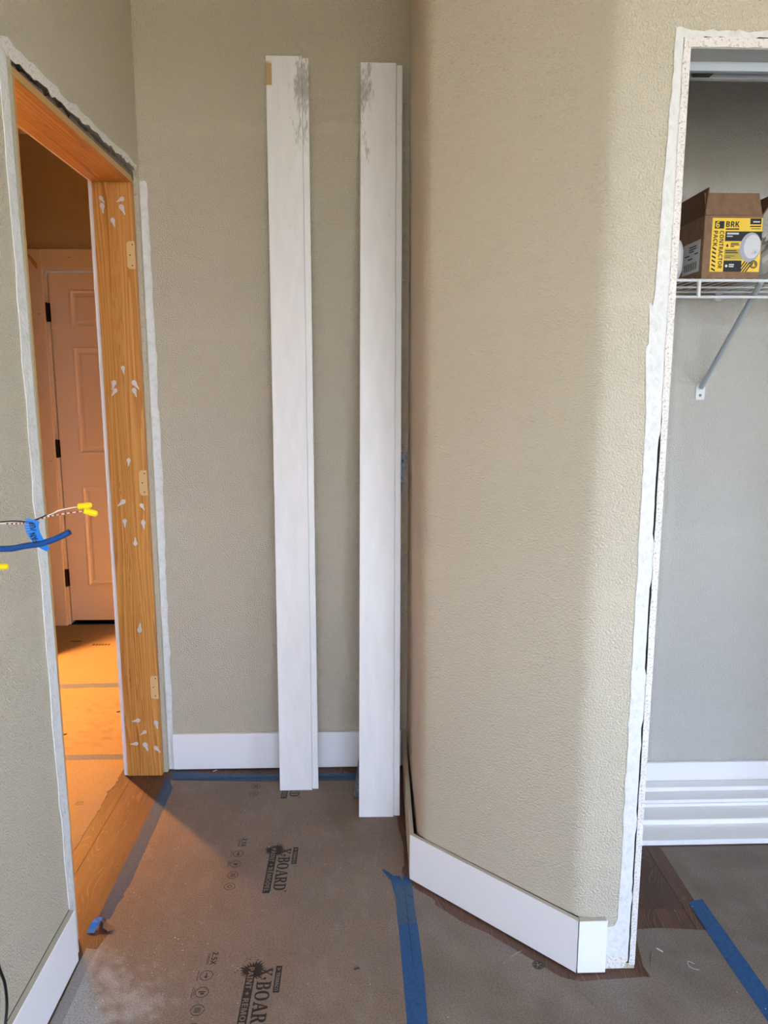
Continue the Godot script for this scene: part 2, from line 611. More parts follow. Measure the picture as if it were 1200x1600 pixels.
func build_room() -> void:
	var st := tool()
	# left wall: near piece, stub beside the corner, header over the doorway
	box(st, Vector3(HALL, 0.0, -1.700), Vector3(LEFT, CEIL, 3.15))
	box(st, Vector3(HALL, 0.0, BACK - 0.12), Vector3(LEFT, CEIL, -2.590))
	box(st, Vector3(HALL, 2.090, -2.590), Vector3(LEFT, CEIL, -1.700))
	var wl := struct("wall_left", st, M.wall, "beige textured wall on the left with the doorway cut through it", "wall")
	# bare mud where the casing was: beside the opening, over it
	var p := [Vector2(1.684, 0.0), Vector2(1.684, 2.086)]
	p += [Vector2(1.668, 2.098)]
	p += jag(Vector2(1.640, 2.095), Vector2(1.645, 1.30), 0.035, 0.0022)
	p += jag(Vector2(1.643, 1.30), Vector2(1.662, 0.13), 0.05, 0.0022)
	p += [Vector2(1.672, 0.0)]
	for i in p.size():
		p[i] = Vector2(p[i].x + (0.0 if i > 2 else 0.0), p[i].y)
	var right := [Vector2(1.700, 0.0), Vector2(1.699, 0.30), Vector2(1.702, 0.34), Vector2(1.699, 0.42), Vector2(1.695, 0.8), Vector2(1.688, 1.25), Vector2(1.684, 1.60), Vector2(1.678, 1.80), Vector2(1.677, 2.00), Vector2(1.674, 2.066)]
	var left := jag(Vector2(1.640, 2.085), Vector2(1.645, 1.30), 0.035, 0.0022) + jag(Vector2(1.643, 1.30), Vector2(1.662, 0.13), 0.05, 0.0022) + [Vector2(1.672, 0.0)]
	var s := tool()
	prism(s, PackedVector2Array(right + left), on_left(LEFT), 0.0016)
	obj("bare_mud", s, M.mud, wl)
	s = tool()
	var up := jag(Vector2(2.585, 2.106), Vector2(1.66, 2.100), 0.03, 0.003)
	var lo := jag(Vector2(1.676, 2.068), Vector2(2.40, 2.086), 0.022, 0.003) + jag(Vector2(2.40, 2.087), Vector2(2.590, 2.090), 0.012, 0.004)
	prism(s, PackedVector2Array(up + [Vector2(1.64, 2.088)] + lo), on_left(LEFT), 0.0016)
	obj("bare_mud", s, M.plaster, wl)
	# the broken edge of the board over the head of the jamb
	s = tool()
	var gy := jag(Vector2(2.592, 2.083), Vector2(1.70, 2.070), 0.02, 0.003)
	prism(s, PackedVector2Array(gy + [Vector2(1.70, 2.058), Vector2(1.695, 2.056)] + jag(Vector2(1.75, 2.058), Vector2(2.592, 2.060), 0.03, 0.0015) + [Vector2(2.592, 2.060)]), on_left(-0.76), 0.030)
	obj("gypsum_edge", s, M.gypsum, wl)

	st = tool()
	box(st, Vector3(LEFT, 0.0, BACK - 0.12), Vector3(0.30, CEIL, BACK))
	var wb := struct("wall_back", st, M.wall, "beige back wall of the alcove behind the two leaning boards", "wall")
	s = tool()
	var e := jag(Vector2(-0.694, 2.06), Vector2(-0.690, 1.2), 0.03, 0.0018) + jag(Vector2(-0.690, 1.2), Vector2(-0.699, 0.15), 0.03, 0.0018)
	prism(s, PackedVector2Array([Vector2(LEFT, 2.062), Vector2(-0.700, 2.066)] + e + [Vector2(-0.700, 0.0), Vector2(LEFT, 0.0)]), on_back(BACK), 0.0016)
	obj("bare_mud", s, M.mud, wb)

	# the corner: alcove return, angled face and closet front are one wall with rounded corners
	var a := Vector2(0.157, -1.944)
	var b := Vector2(0.517, -1.601)
	var poly := PackedVector2Array([Vector2(0.166, -2.62)])
	poly.append_array(rounded(Vector2(0.166, -2.62), a, b, 0.036))
	poly.append_array(rounded(a, b, Vector2(0.66, -1.601), 0.030))
	for q in [Vector2(0.66, -1.601), Vector2(0.66, -1.716), Vector2(0.56, -1.716), Vector2(0.275, -1.99), Vector2(0.275, -2.62)]:
		poly.append(q)
	var fp := PackedVector2Array()
	for q in poly:
		fp.append(Vector2(q.x, -q.y))
	st = tool()
	prism(st, fp, on_floor(0.0), CEIL)
	var wr := struct("wall_right", st, M.wall, "beige wall turning out of the alcove in a slanted face with rounded corners", "wall")
	# mud round the closet opening: strip beside it, torn joint, bead edge
	s = tool()
	var l := jag(Vector2(0.600, 0.0), Vector2(0.598, 0.115), 0.03, 0.001)
	l = [Vector2(0.585, 0.012), Vector2(0.585, 0.112), Vector2(0.604, 0.118), Vector2(0.612, 0.135), Vector2(0.614, 0.30)]
	l += jag(Vector2(0.613, 0.32), Vector2(0.612, 1.36), 0.02, 0.0008) + [Vector2(0.604, 1.46), Vector2(0.603, 1.48)] + jag(Vector2(0.609, 1.49), Vector2(0.608, 1.55), 0.02, 0.001) + [Vector2(0.605, 1.575), Vector2(0.613, 1.568)]
	l += jag(Vector2(0.616, 1.59), Vector2(0.6285, 2.0835), 0.02, 0.001) + [Vector2(0.6285, 2.0835)]
	var r := [Vector2(0.6445, 2.0835)]
	for i in range(1, 100):
		var y := 2.075 - i * 0.0207
		var wide := 0.0006
		if y < 0.62:
			wide = 0.0034 if fposmod(y * 5.3, 1.0) > 0.12 else 0.0012
		elif y < 1.32:
			wide = 0.0044 if fposmod(y * 3.1, 1.0) > 0.33 else 0.0002
		elif i % 3 == 0:
			wide = 0.0012
		r.append(Vector2(0.6460 - wide + rng.randfn(0, 0.0004), y))
	r.append(Vector2(0.6420, 0.02))
	prism(s, PackedVector2Array(l + r), on_back(FRONT), 0.0018)
	obj("bare_mud", s, M.mud, wr)
	s = tool()
	box(s, Vector3(0.640, 0.015, FRONT), Vector3(0.649, 2.055, FRONT + 0.0005))
	obj("crack", s, M.crack, wr)
	s = tool()
	var g := [Vector2(0.660, 2.066), Vector2(0.660, 0.012)]
	for i in 75:
		var y := 0.012 + i * 0.0274
		g.append(Vector2(0.6462 + rng.randfn(0, 0.0005) - (0.0014 if y > 1.35 else 0.0), y))
	g.append(Vector2(0.6464, 2.0658))
	prism(s, PackedVector2Array(g), on_back(FRONT), 0.0030)
	obj("corner_bead", s, M.plaster, wr)
	s = tool()
	prism(s, PackedVector2Array(jag(Vector2(0.588, 0.004), Vector2(0.640, 0.004), 0.006, 0.0015) + [Vector2(0.640, 0.034)] + jag(Vector2(0.638, 0.036), Vector2(0.590, 0.036), 0.006, 0.002)), on_back(FRONT), 0.0026)
	obj("rough_plaster", s, M.plaster, wr)
	s = tool()
	box(s, Vector3(0.584, 0.026, FRONT + 0.0018), Vector3(0.588, 0.036, FRONT + 0.003))
	obj("hole", s, M.crack, wr)

	# header over the closet opening and the wall beyond it
	st = tool()
	box(st, Vector3(0.66, 2.066, -1.716), Vector3(1.78, CEIL, FRONT))
	box(st, Vector3(1.78, 0.0, -1.716), Vector3(3.2, CEIL, FRONT))
	var wc := struct("wall_closet", st, M.wall, "beige wall above the closet opening at the upper right", "wall")
	s = tool()
	var top := jag(Vector2(0.629, 2.102), Vector2(0.66, 2.099), 0.01, 0.0015) + jag(Vector2(0.66, 2.097), Vector2(1.2, 2.098), 0.014, 0.0028) + [Vector2(1.78, 2.10), Vector2(1.78, 2.084)]
	prism(s, PackedVector2Array(top + jag(Vector2(0.95, 2.0835), Vector2(0.66, 2.0835), 0.02, 0.0006) + [Vector2(0.6285, 2.0835)]), on_back(FRONT), 0.0018)
	obj("bare_mud", s, M.mud, wc)
	s = tool()
	for c in [[0.682, 0.704], [0.712, 0.733], [0.79, 0.83]]:
		prism(s, PackedVector2Array([Vector2(c[0], 2.0835), Vector2(c[1], 2.0820), Vector2(c[1] - 0.003, 2.0845), Vector2(c[0] + 0.005, 2.0855)]), on_back(FRONT + 0.0015), 0.0008)
	obj("crack", s, M.crack, wc)
	s = tool()
	prism(s, PackedVector2Array([Vector2(1.78, 2.0835)] + jag(Vector2(1.2, 2.0835), Vector2(0.6465, 2.0835), 0.02, 0.0006) + [Vector2(0.6462, 2.0832), Vector2(0.6462, 2.0662)] + jag(Vector2(0.6475, 2.066), Vector2(1.2, 2.066), 0.02, 0.0006) + [Vector2(1.78, 2.066)]), on_back(FRONT), 0.0030)
	obj("corner_bead", s, M.plaster, wc)
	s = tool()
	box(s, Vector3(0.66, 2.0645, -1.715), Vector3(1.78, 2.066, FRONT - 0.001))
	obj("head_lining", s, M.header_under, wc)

	var wx0 := -0.66
	var wx1 := 1.62
	var wy0 := 0.75
	var wy1 := 2.52
	# the rest of the room, behind the camera: right wall, window wall, ceiling
	st = tool()
	box(st, Vector3(3.2, 0.0, -2.7), Vector3(3.32, CEIL, 0.3))
	box(st, Vector3(3.2, 0.0, 2.4), Vector3(3.32, CEIL, 3.15))
	box(st, Vector3(3.2, 0.0, 0.3), Vector3(3.32, wy0, 2.4))
	box(st, Vector3(3.2, wy1, 0.3), Vector3(3.32, CEIL, 2.4))
	struct("wall_side", st, M.wall, "beige wall on the far right side of the room, out of the picture", "wall")
	st = tool()
	box(st, Vector3(LEFT, 0.0, 3.0), Vector3(wx0, CEIL, 3.15))
	box(st, Vector3(wx1, 0.0, 3.0), Vector3(3.2, CEIL, 3.15))
	box(st, Vector3(wx0, 0.0, 3.0), Vector3(wx1, wy0, 3.15))
	box(st, Vector3(wx0, wy1, 3.0), Vector3(wx1, CEIL, 3.15))
	struct("wall_window", st, M.wall, "beige wall behind the camera with a wide window", "wall")
	var win := thing("window_1", "wide white framed window behind the camera that lets in the daylight", "window", Vector3(0, 0, 3.06), "", "structure")
	st = tool()
	for x in [wx0, 0.09, 0.84, wx1 - 0.05]:
		box(st, Vector3(x, wy0, 0.0), Vector3(x + 0.05, wy1, 0.05), 0.004)
	box(st, Vector3(wx0, wy0, 0.0), Vector3(wx1, wy0 + 0.05, 0.05), 0.004)
	box(st, Vector3(wx0, wy1 - 0.05, 0.0), Vector3(wx1, wy1, 0.05), 0.004)
	obj("window_frame", st, M.trim, win)
	var glass := mat(Color(1, 1, 1, 0.04), 0.02)
	glass.transparency = BaseMaterial3D.TRANSPARENCY_ALPHA
	for x in [wx0 + 0.05, 0.14, 0.89]:
		st = tool()
		var x1: float = {0: 0.09, 1: 0.84, 2: wx1 - 0.05}[0 if x < 0.0 else (1 if x < 1.0 else 2)]
		face(st, [Vector3(x, wy0 + 0.05, 0.025), Vector3(x1, wy0 + 0.05, 0.025), Vector3(x1, wy1 - 0.05, 0.025), Vector3(x, wy1 - 0.05, 0.025)], Vector3(0, 0, -1))
		obj("pane", st, glass, win)
	win = thing("window_2", "white framed window in the right side wall, out of the picture", "window", Vector3(3.24, 0, 0), "", "structure")
	st = tool()
	for z in [0.3, 1.32, 2.35]:
		box(st, Vector3(0.0, wy0, z), Vector3(0.05, wy1, z + 0.05), 0.004)
	box(st, Vector3(0.0, wy0, 0.3), Vector3(0.05, wy0 + 0.05, 2.4), 0.004)
	box(st, Vector3(0.0, wy1 - 0.05, 0.3), Vector3(0.05, wy1, 2.4), 0.004)
	obj("window_frame", st, M.trim, win)
	for z in [[0.35, 1.32], [1.37, 2.35]]:
		st = tool()
		face(st, [Vector3(0.025, wy0 + 0.05, z[0]), Vector3(0.025, wy0 + 0.05, z[1]), Vector3(0.025, wy1 - 0.05, z[1]), Vector3(0.025, wy1 - 0.05, z[0])], Vector3(-1, 0, 0))
		obj("pane", st, glass, win)
	st = tool()
	box(st, Vector3(-2.75, CEIL, -4.5), Vector3(3.35, CEIL + 0.15, 3.15))
	struct("ceiling", st, M.ceiling, "white ceiling over the room, out of the picture", "ceiling")


func rounded(p: Vector2, c: Vector2, n: Vector2, cut: float) -> PackedVector2Array:
	var a := c + (p - c).normalized() * cut
	var b := c + (n - c).normalized() * cut
	var o := PackedVector2Array()
	for i in 9:
		var t := i / 8.0
		o.append(a.lerp(c, t).lerp(c.lerp(b, t), t))
	return o


func build_doorway() -> void:
	var d := thing("door_1", "unpainted pine jamb lining the doorway in the left wall", "door frame", Vector3.ZERO, "", "structure")
	var x0 := HALL
	var x1 := -0.730
	# far side jamb, its face towards the camera; the hinge mortises are notches in its front layer
	var st := tool()
	box(st, Vector3(x0, 0.002, -2.586), Vector3(x1, 2.066, -2.566))
	var poly := [Vector2(x0, 0.002), Vector2(x1, 0.002)]
	var hinge_y := [[0.296, 0.384], [1.034, 1.121], [1.780, 1.868]]
	for h in hinge_y:
		poly += [Vector2(x1, h[0]), Vector2(x1 - 0.018, h[0]), Vector2(x1 - 0.0235, h[0] + 0.003), Vector2(x1 - 0.027, h[0] + 0.009), Vector2(x1 - 0.027, h[1] - 0.009), Vector2(x1 - 0.0235, h[1] - 0.003), Vector2(x1 - 0.018, h[1]), Vector2(x1, h[1])]
	poly += [Vector2(x1, 2.048), Vector2(x0, 2.048)]
	prism(st, PackedVector2Array(poly), on_back(-2.566), 0.003, 1.0)
	var far := obj("side_jamb", st, M.pine, d)
	for h in hinge_y:
		st = tool()
		prism(st, rect2(x1 - 0.0275, h[0], x1, h[1]), on_back(-2.5665), 0.0009)
		var hm := obj("hinge_mortise", st, M.fresh_pine, d)
		hm.set_meta("label", "pale fresh-cut hinge mortise with three screw holes")
		st = tool()
		var hh: float = h[1] - h[0]
		for q in [[0.011, 0.13], [0.017, 0.5], [0.008, 0.87]]:
			prism(st, ngon(Vector2(x1 - q[0], h[0] + hh * q[1]), 0.0021, 0.0021, 10), on_back(-2.5657), 0.0003)
		obj("screw_hole", st, M.crack, hm)
	# near side jamb, seen along its room edge
	st = tool()
	box(st, Vector3(x0, 0.002, -1.742), Vector3(x1, 2.066, -1.722), 0.0015)
	obj("side_jamb", st, M.pine_edge, d)
	st = tool()
	box(st, Vector3(x0, 0.002, -1.7240), Vector3(x1, 2.048, -1.7418))
	# head jamb
	st = tool()
	box(st, Vector3(x0, 2.048, -2.563), Vector3(x1, 2.067, -1.722), 0.0015)
	obj("head_jamb", st, M.pine_head, d)
	st = tool()
	box(st, Vector3(x1, 2.0482, -2.563), Vector3(x1 + 0.0012, 2.0668, -1.722))
	obj("head_edge", st, M.pine_edge, d)
	# shims and dark gap behind the jamb
	st = tool()
	box(st, Vector3(-0.80, 0.004, -1.722), Vector3(-0.735, 2.06, -1.7005))
	box(st, Vector3(-0.80, 0.004, -2.5895), Vector3(-0.735, 2.06, -2.5862))
	obj("gap", st, M.crack, d)
	# hall-side casing, its edge seen past the far jamb
	st = tool()
	box(st, Vector3(-0.871, 0.0, -2.635), Vector3(HALL, 2.105, -2.569), 0.002)
	obj("hall_casing", st, M.trim, d)
	st = tool()
	box(st, Vector3(-0.871, 2.055, -2.569), Vector3(HALL, 2.125, -1.73), 0.002)
	obj("hall_casing", st, M.trim, d)
	st = tool()
	box(st, Vector3(-0.871, 0.0, -1.73), Vector3(HALL, 2.125, -1.665), 0.002)
	obj("hall_casing", st, M.trim, d)
	# blobs of white filler over the nail holes
	var spots := [[-0.828, 1.998, 0.6], [-0.826, 1.974, 0.1], [-0.763, 1.996, -1.1], [-0.764, 1.970, 0.4], [-0.795, 1.930, 0.25],
		[-0.789, 1.462, 0.1], [-0.822, 1.413, -0.3], [-0.820, 1.388, -0.6], [-0.754, 1.413, 0.6], [-0.756, 1.388, 0.3], [-0.788, 1.154, -0.1],
		[-0.816, 1.012, -0.9], [-0.813, 0.944, 0.0], [-0.752, 0.999, 0.5], [-0.750, 0.939, 0.1], [-0.781, 0.868, 3.1], [-0.783, 0.556, 3.0],
		[-0.809, 0.216, -1.4], [-0.786, 0.171, -1.0], [-0.743, 0.205, 0.2], [-0.820, 0.127, -1.5], [-0.786, 0.121, 0.35], [-0.747, 0.108, 0.7]]
	var i := 0
	for s in spots:
		st = tool()
		var pts := PackedVector2Array()
		var big: float = 0.98 + 0.35 * fposmod(i * 0.618, 1.0)
		for k in 14:
			var a := TAU * k / 14
			var ry := 0.0085 if sin(a) > 0 else (0.0115 if absf(cos(a)) > 0.3 else 0.019)
			pts.append(Vector2(0.0066 * cos(a) * (1.0 if sin(a) > -0.3 else 0.7), ry * sin(a)).rotated(s[2]) * big + Vector2(s[0], s[1]))
		prism(st, pts, on_back(-2.563), 0.0009)
		obj("filler_patch", st, M.filler, d)
		i += 1
	# a few dark pencil strokes low on the jamb
	st = tool()
	for q in [[-0.826, 1.09, 0.012], [-0.8235, 1.060, 0.022], [-0.822, 1.038, 0.012], [-0.828, 0.39, 0.022], [-0.8272, 0.362, 0.02], [-0.826, 0.338, 0.012]]:
		box(st, Vector3(q[0], q[1], -2.563), Vector3(q[0] + 0.0011, q[1] + q[2], -2.5628))
	obj("pencil_mark", st, M.ink_thin, d)


func panel_door(st: SurfaceTool, x0: float, x1: float, y1: float, z: float) -> Array:
	return [[x0 + 0.108, 1.725, x0 + 0.368, 1.935], [x1 - 0.368, 1.725, x1 - 0.108, 1.935], [x0 + 0.108, 1.02, x0 + 0.368, 1.623], [x1 - 0.368, 1.02, x1 - 0.108, 1.623], [x0 + 0.108, 0.236, x0 + 0.368, 0.835], [x1 - 0.368, 0.236, x1 - 0.108, 0.835]]


func build_hall() -> void:
	var st := tool()
	var z := -4.354
	var dx0 := -1.752
	var dx1 := -0.915
	box(st, Vector3(-2.6, 0.0, z - 0.12), Vector3(dx0, CEIL, z))
	box(st, Vector3(dx1, 0.0, z - 0.12), Vector3(-0.63, CEIL, z))
	box(st, Vector3(dx0, 2.052, z - 0.12), Vector3(dx1, CEIL, z))
	struct("wall_hall_end", st, M.wall, "beige hall wall above the white panelled door", "wall")
	st = tool()
	box(st, Vector3(-2.72, 0.0, z - 0.12), Vector3(-2.6, CEIL, 1.2))
	box(st, Vector3(-2.6, 0.0, 1.08), Vector3(HALL, CEIL, 1.2))
	box(st, Vector3(-0.75, 0.0, z), Vector3(-0.63, CEIL, BACK - 0.12))
	struct("wall_hall_side", st, M.ceiling, "beige side wall of the hall beyond the doorway, out of sight", "wall")
	st = tool()
	box(st, Vector3(-2.6, 0.0, -3.83), Vector3(-1.70, CEIL, -3.73), 0.004)
	struct("wall_hall_wing", st, M.wall, "short wall at the left side of the hall that carries the lamp", "wall")
	# the lamp that floods the hall with warm light
	var lamp := thing("wall_lamp", "warm glowing work lamp with metal reflector on the short hall wall", "lamp", Vector3(-1.80, 1.25, -3.73))
	st = tool()
	lathe(st, [Vector2(0.0, 0.0), Vector2(0.055, 0.0), Vector2(0.055, 0.012), Vector2(0.012, 0.02), Vector2(0.012, 0.045), Vector2(0.03, 0.05), Vector2(0.0, 0.052)], Transform3D(Basis(), Vector3.ZERO), 20)
	obj("lamp_base", st, M.bronze, lamp)
	var sp := SphereMesh.new()
	sp.radius = 0.04
	sp.height = 0.08
	var glow := mat(Color(1, 0.9, 0.7), 0.5)
	glow.emission_enabled = true
	glow.emission = Color(1.0, 0.66, 0.35)
	glow.emission_energy_multiplier = 2.0
	sp.material = glow
	shared("lamp_bulb", sp, lamp, Transform3D(Basis(), Vector3(0, 0.0, 0.112)))
	st = tool()
	lathe(st, [Vector2(0.0, 0.115), Vector2(0.05, 0.108), Vector2(0.085, 0.07), Vector2(0.105, -0.005), Vector2(0.103, -0.006), Vector2(0.083, 0.068), Vector2(0.049, 0.105), Vector2(0.0, 0.112)], Transform3D(Basis(Vector3(1, 0, 0), Vector3(0, 0, -1), Vector3(0, 1, 0)), Vector3(0, 0.0, 0.112)), 28)
	obj("reflector", st, M.steel, lamp)
	var l := SpotLight3D.new()
	l.name = "lamp_light"
	l.light_color = LAMP_COLOR
	l.light_energy = LAMP
	l.light_size = 0.035
	l.spot_range = 12.0
	l.spot_attenuation = 2.0
	l.spot_angle = 68.0
	l.spot_angle_attenuation = 0.4
	l.shadow_enabled = true
	l.position = Vector3(-1.80, 1.20, -3.618)
	l.rotation = Vector3(-PI / 2, 0, 0)
	add_child(l)

	# the panelled door and its casing
	var d := thing("door_2", "white panelled hall door with dark hinges, seen through the doorway", "door", Vector3.ZERO, "", "structure")
	var s0 := -1.7265
	var s1 := -0.935
	st = tool()
	var zf := z - 0.008
	var panels := panel_door(st, s0, s1, 2.03, zf)
	# stiles and rails as a flat skin split round the panels
	var ys := [0.028, 0.236, 0.835, 1.02, 1.623, 1.725, 1.935, 2.028]
	for k in range(0, 8, 2):
		box(st, Vector3(s0, ys[k], zf - 0.035), Vector3(s1, ys[k + 1], zf))
	for k in [1, 3, 5]:
		for c in [[s0, s0 + 0.108], [s0 + 0.368, s1 - 0.368], [s1 - 0.108, s1]]:
			box(st, Vector3(c[0], ys[k], zf - 0.035), Vector3(c[1], ys[k + 1], zf))
	obj("door_slab", st, M.door, d)
	for p in panels:
		st = tool()
		# sunk moulding with a raised field
		var steps := [[0.0, 0.0], [0.004, 0.003], [0.009, 0.0035], [0.017, -0.011], [0.030, -0.0095], [0.044, -0.003]]
		for k in steps.size() - 1:
			var a: Array = steps[k]
			var b: Array = steps[k + 1]
			var qa := [Vector3(p[0] + a[0], p[1] + a[0], zf + a[1]), Vector3(p[2] - a[0], p[1] + a[0], zf + a[1]), Vector3(p[2] - a[0], p[3] - a[0], zf + a[1]), Vector3(p[0] + a[0], p[3] - a[0], zf + a[1])]
			var qb := [Vector3(p[0] + b[0], p[1] + b[0], zf + b[1]), Vector3(p[2] - b[0], p[1] + b[0], zf + b[1]), Vector3(p[2] - b[0], p[3] - b[0], zf + b[1]), Vector3(p[0] + b[0], p[3] - b[0], zf + b[1])]
			for i in 4:
				var j := (i + 1) % 4
				var n: Vector3 = (qa[j] - qa[i]).cross(qb[i] - qa[i]).normalized()
				if n.z < 0:
					n = -n
				face(st, [qa[i], qa[j], qb[j], qb[i]], n)
		face(st, [Vector3(p[0] + 0.044, p[1] + 0.044, zf - 0.003), Vector3(p[2] - 0.044, p[1] + 0.044, zf - 0.003), Vector3(p[2] - 0.044, p[3] - 0.044, zf - 0.003), Vector3(p[0] + 0.044, p[3] - 0.044, zf - 0.003)], Vector3(0, 0, 1))
		box(st, Vector3(p[0], p[1], zf - 0.035), Vector3(p[2], p[3], zf - 0.0125))
		obj("panel", st, M.door, d)
	st = tool()
	box(st, Vector3(-1.830, 0.0, z), Vector3(-1.747, 2.148, z + 0.016), 0.003)
	obj("casing", st, M.door, d)
	st = tool()
	box(st, Vector3(-0.920, 0.0, z), Vector3(-0.837, 2.148, z + 0.016), 0.003)
	obj("casing", st, M.door, d)
	st = tool()
	box(st, Vector3(-1.7468, 2.048, z), Vector3(-0.9202, 2.148, z + 0.016), 0.003)
	obj("casing", st, M.door, d)
	st = tool()
	box(st, Vector3(-1.752, 0.0, z - 0.1), Vector3(-1.7345, 2.032, z - 0.012))
	obj("jamb", st, M.door, d)
	st = tool()
	box(st, Vector3(-1.752, 2.036, z - 0.1), Vector3(-0.915, 2.052, z - 0.012))
	obj("jamb", st, M.door, d)
	st = tool()
	box(st, Vector3(-0.931, 0.0, z - 0.1), Vector3(-0.915, 2.03, z - 0.003))
	obj("jamb", st, M.door, d)
	st = tool()
	box(st, Vector3(-1.734, 0.0, z - 0.09), Vector3(-0.931, 0.006, z - 0.004), 0.002)
	obj("sill", st, M.bronze, d)
	st = tool()
	box(st, Vector3(-1.734, 0.006, z - 0.12), Vector3(-0.931, 2.03, z - 0.09))
	obj("stop", st, M.crack, d)
	for y in [1.812, 1.053, 0.291]:
		st = tool()
		box(st, Vector3(-1.745, y - 0.05, z - 0.005), Vector3(-1.724, y + 0.05, z + 0.0005))
		lathe(st, [Vector2(0.0, -0.052), Vector2(0.007, -0.052), Vector2(0.007, 0.052), Vector2(0.0, 0.052)], Transform3D(Basis(Vector3(1, 0, 0), Vector3(0, 0, -1), Vector3(0, 1, 0)), Vector3(-1.7385, y, z + 0.006)), 12)
		var hg := obj("hinge", st, M.bronze, d)
		hg.set_meta("label", "dark bronze hinge")
	st = tool()
	for q in [[-1.79, 1.80], [-1.785, 1.46], [-1.78, 0.98], [-1.60, 2.10], [-1.775, 0.2]]:
		prism(st, PackedVector2Array(jag(Vector2(q[0], q[1]), Vector2(q[0] + 0.012, q[1] + 0.004), 0.004, 0.002) + jag(Vector2(q[0] + 0.012, q[1] + 0.006), Vector2(q[0], q[1] + 0.008), 0.004, 0.002)), on_back(z + 0.016), 0.0006)
	obj("nail_scar", st, M.trim_back, d)
	st = tool()
	prism(st, PackedVector2Array([Vector2(-1.822, 2.125), Vector2(-1.80, 2.108), Vector2(-1.775, 2.075), Vector2(-1.768, 2.045), Vector2(-1.779, 2.045), Vector2(-1.80, 2.075), Vector2(-1.824, 2.112)]), on_back(z + 0.016), 0.001)
	var sv := obj("bare_wood_sliver", st, M.pine_edge, d)
	sv.set_meta("label", "bare wood strip where the casing paint has come off")


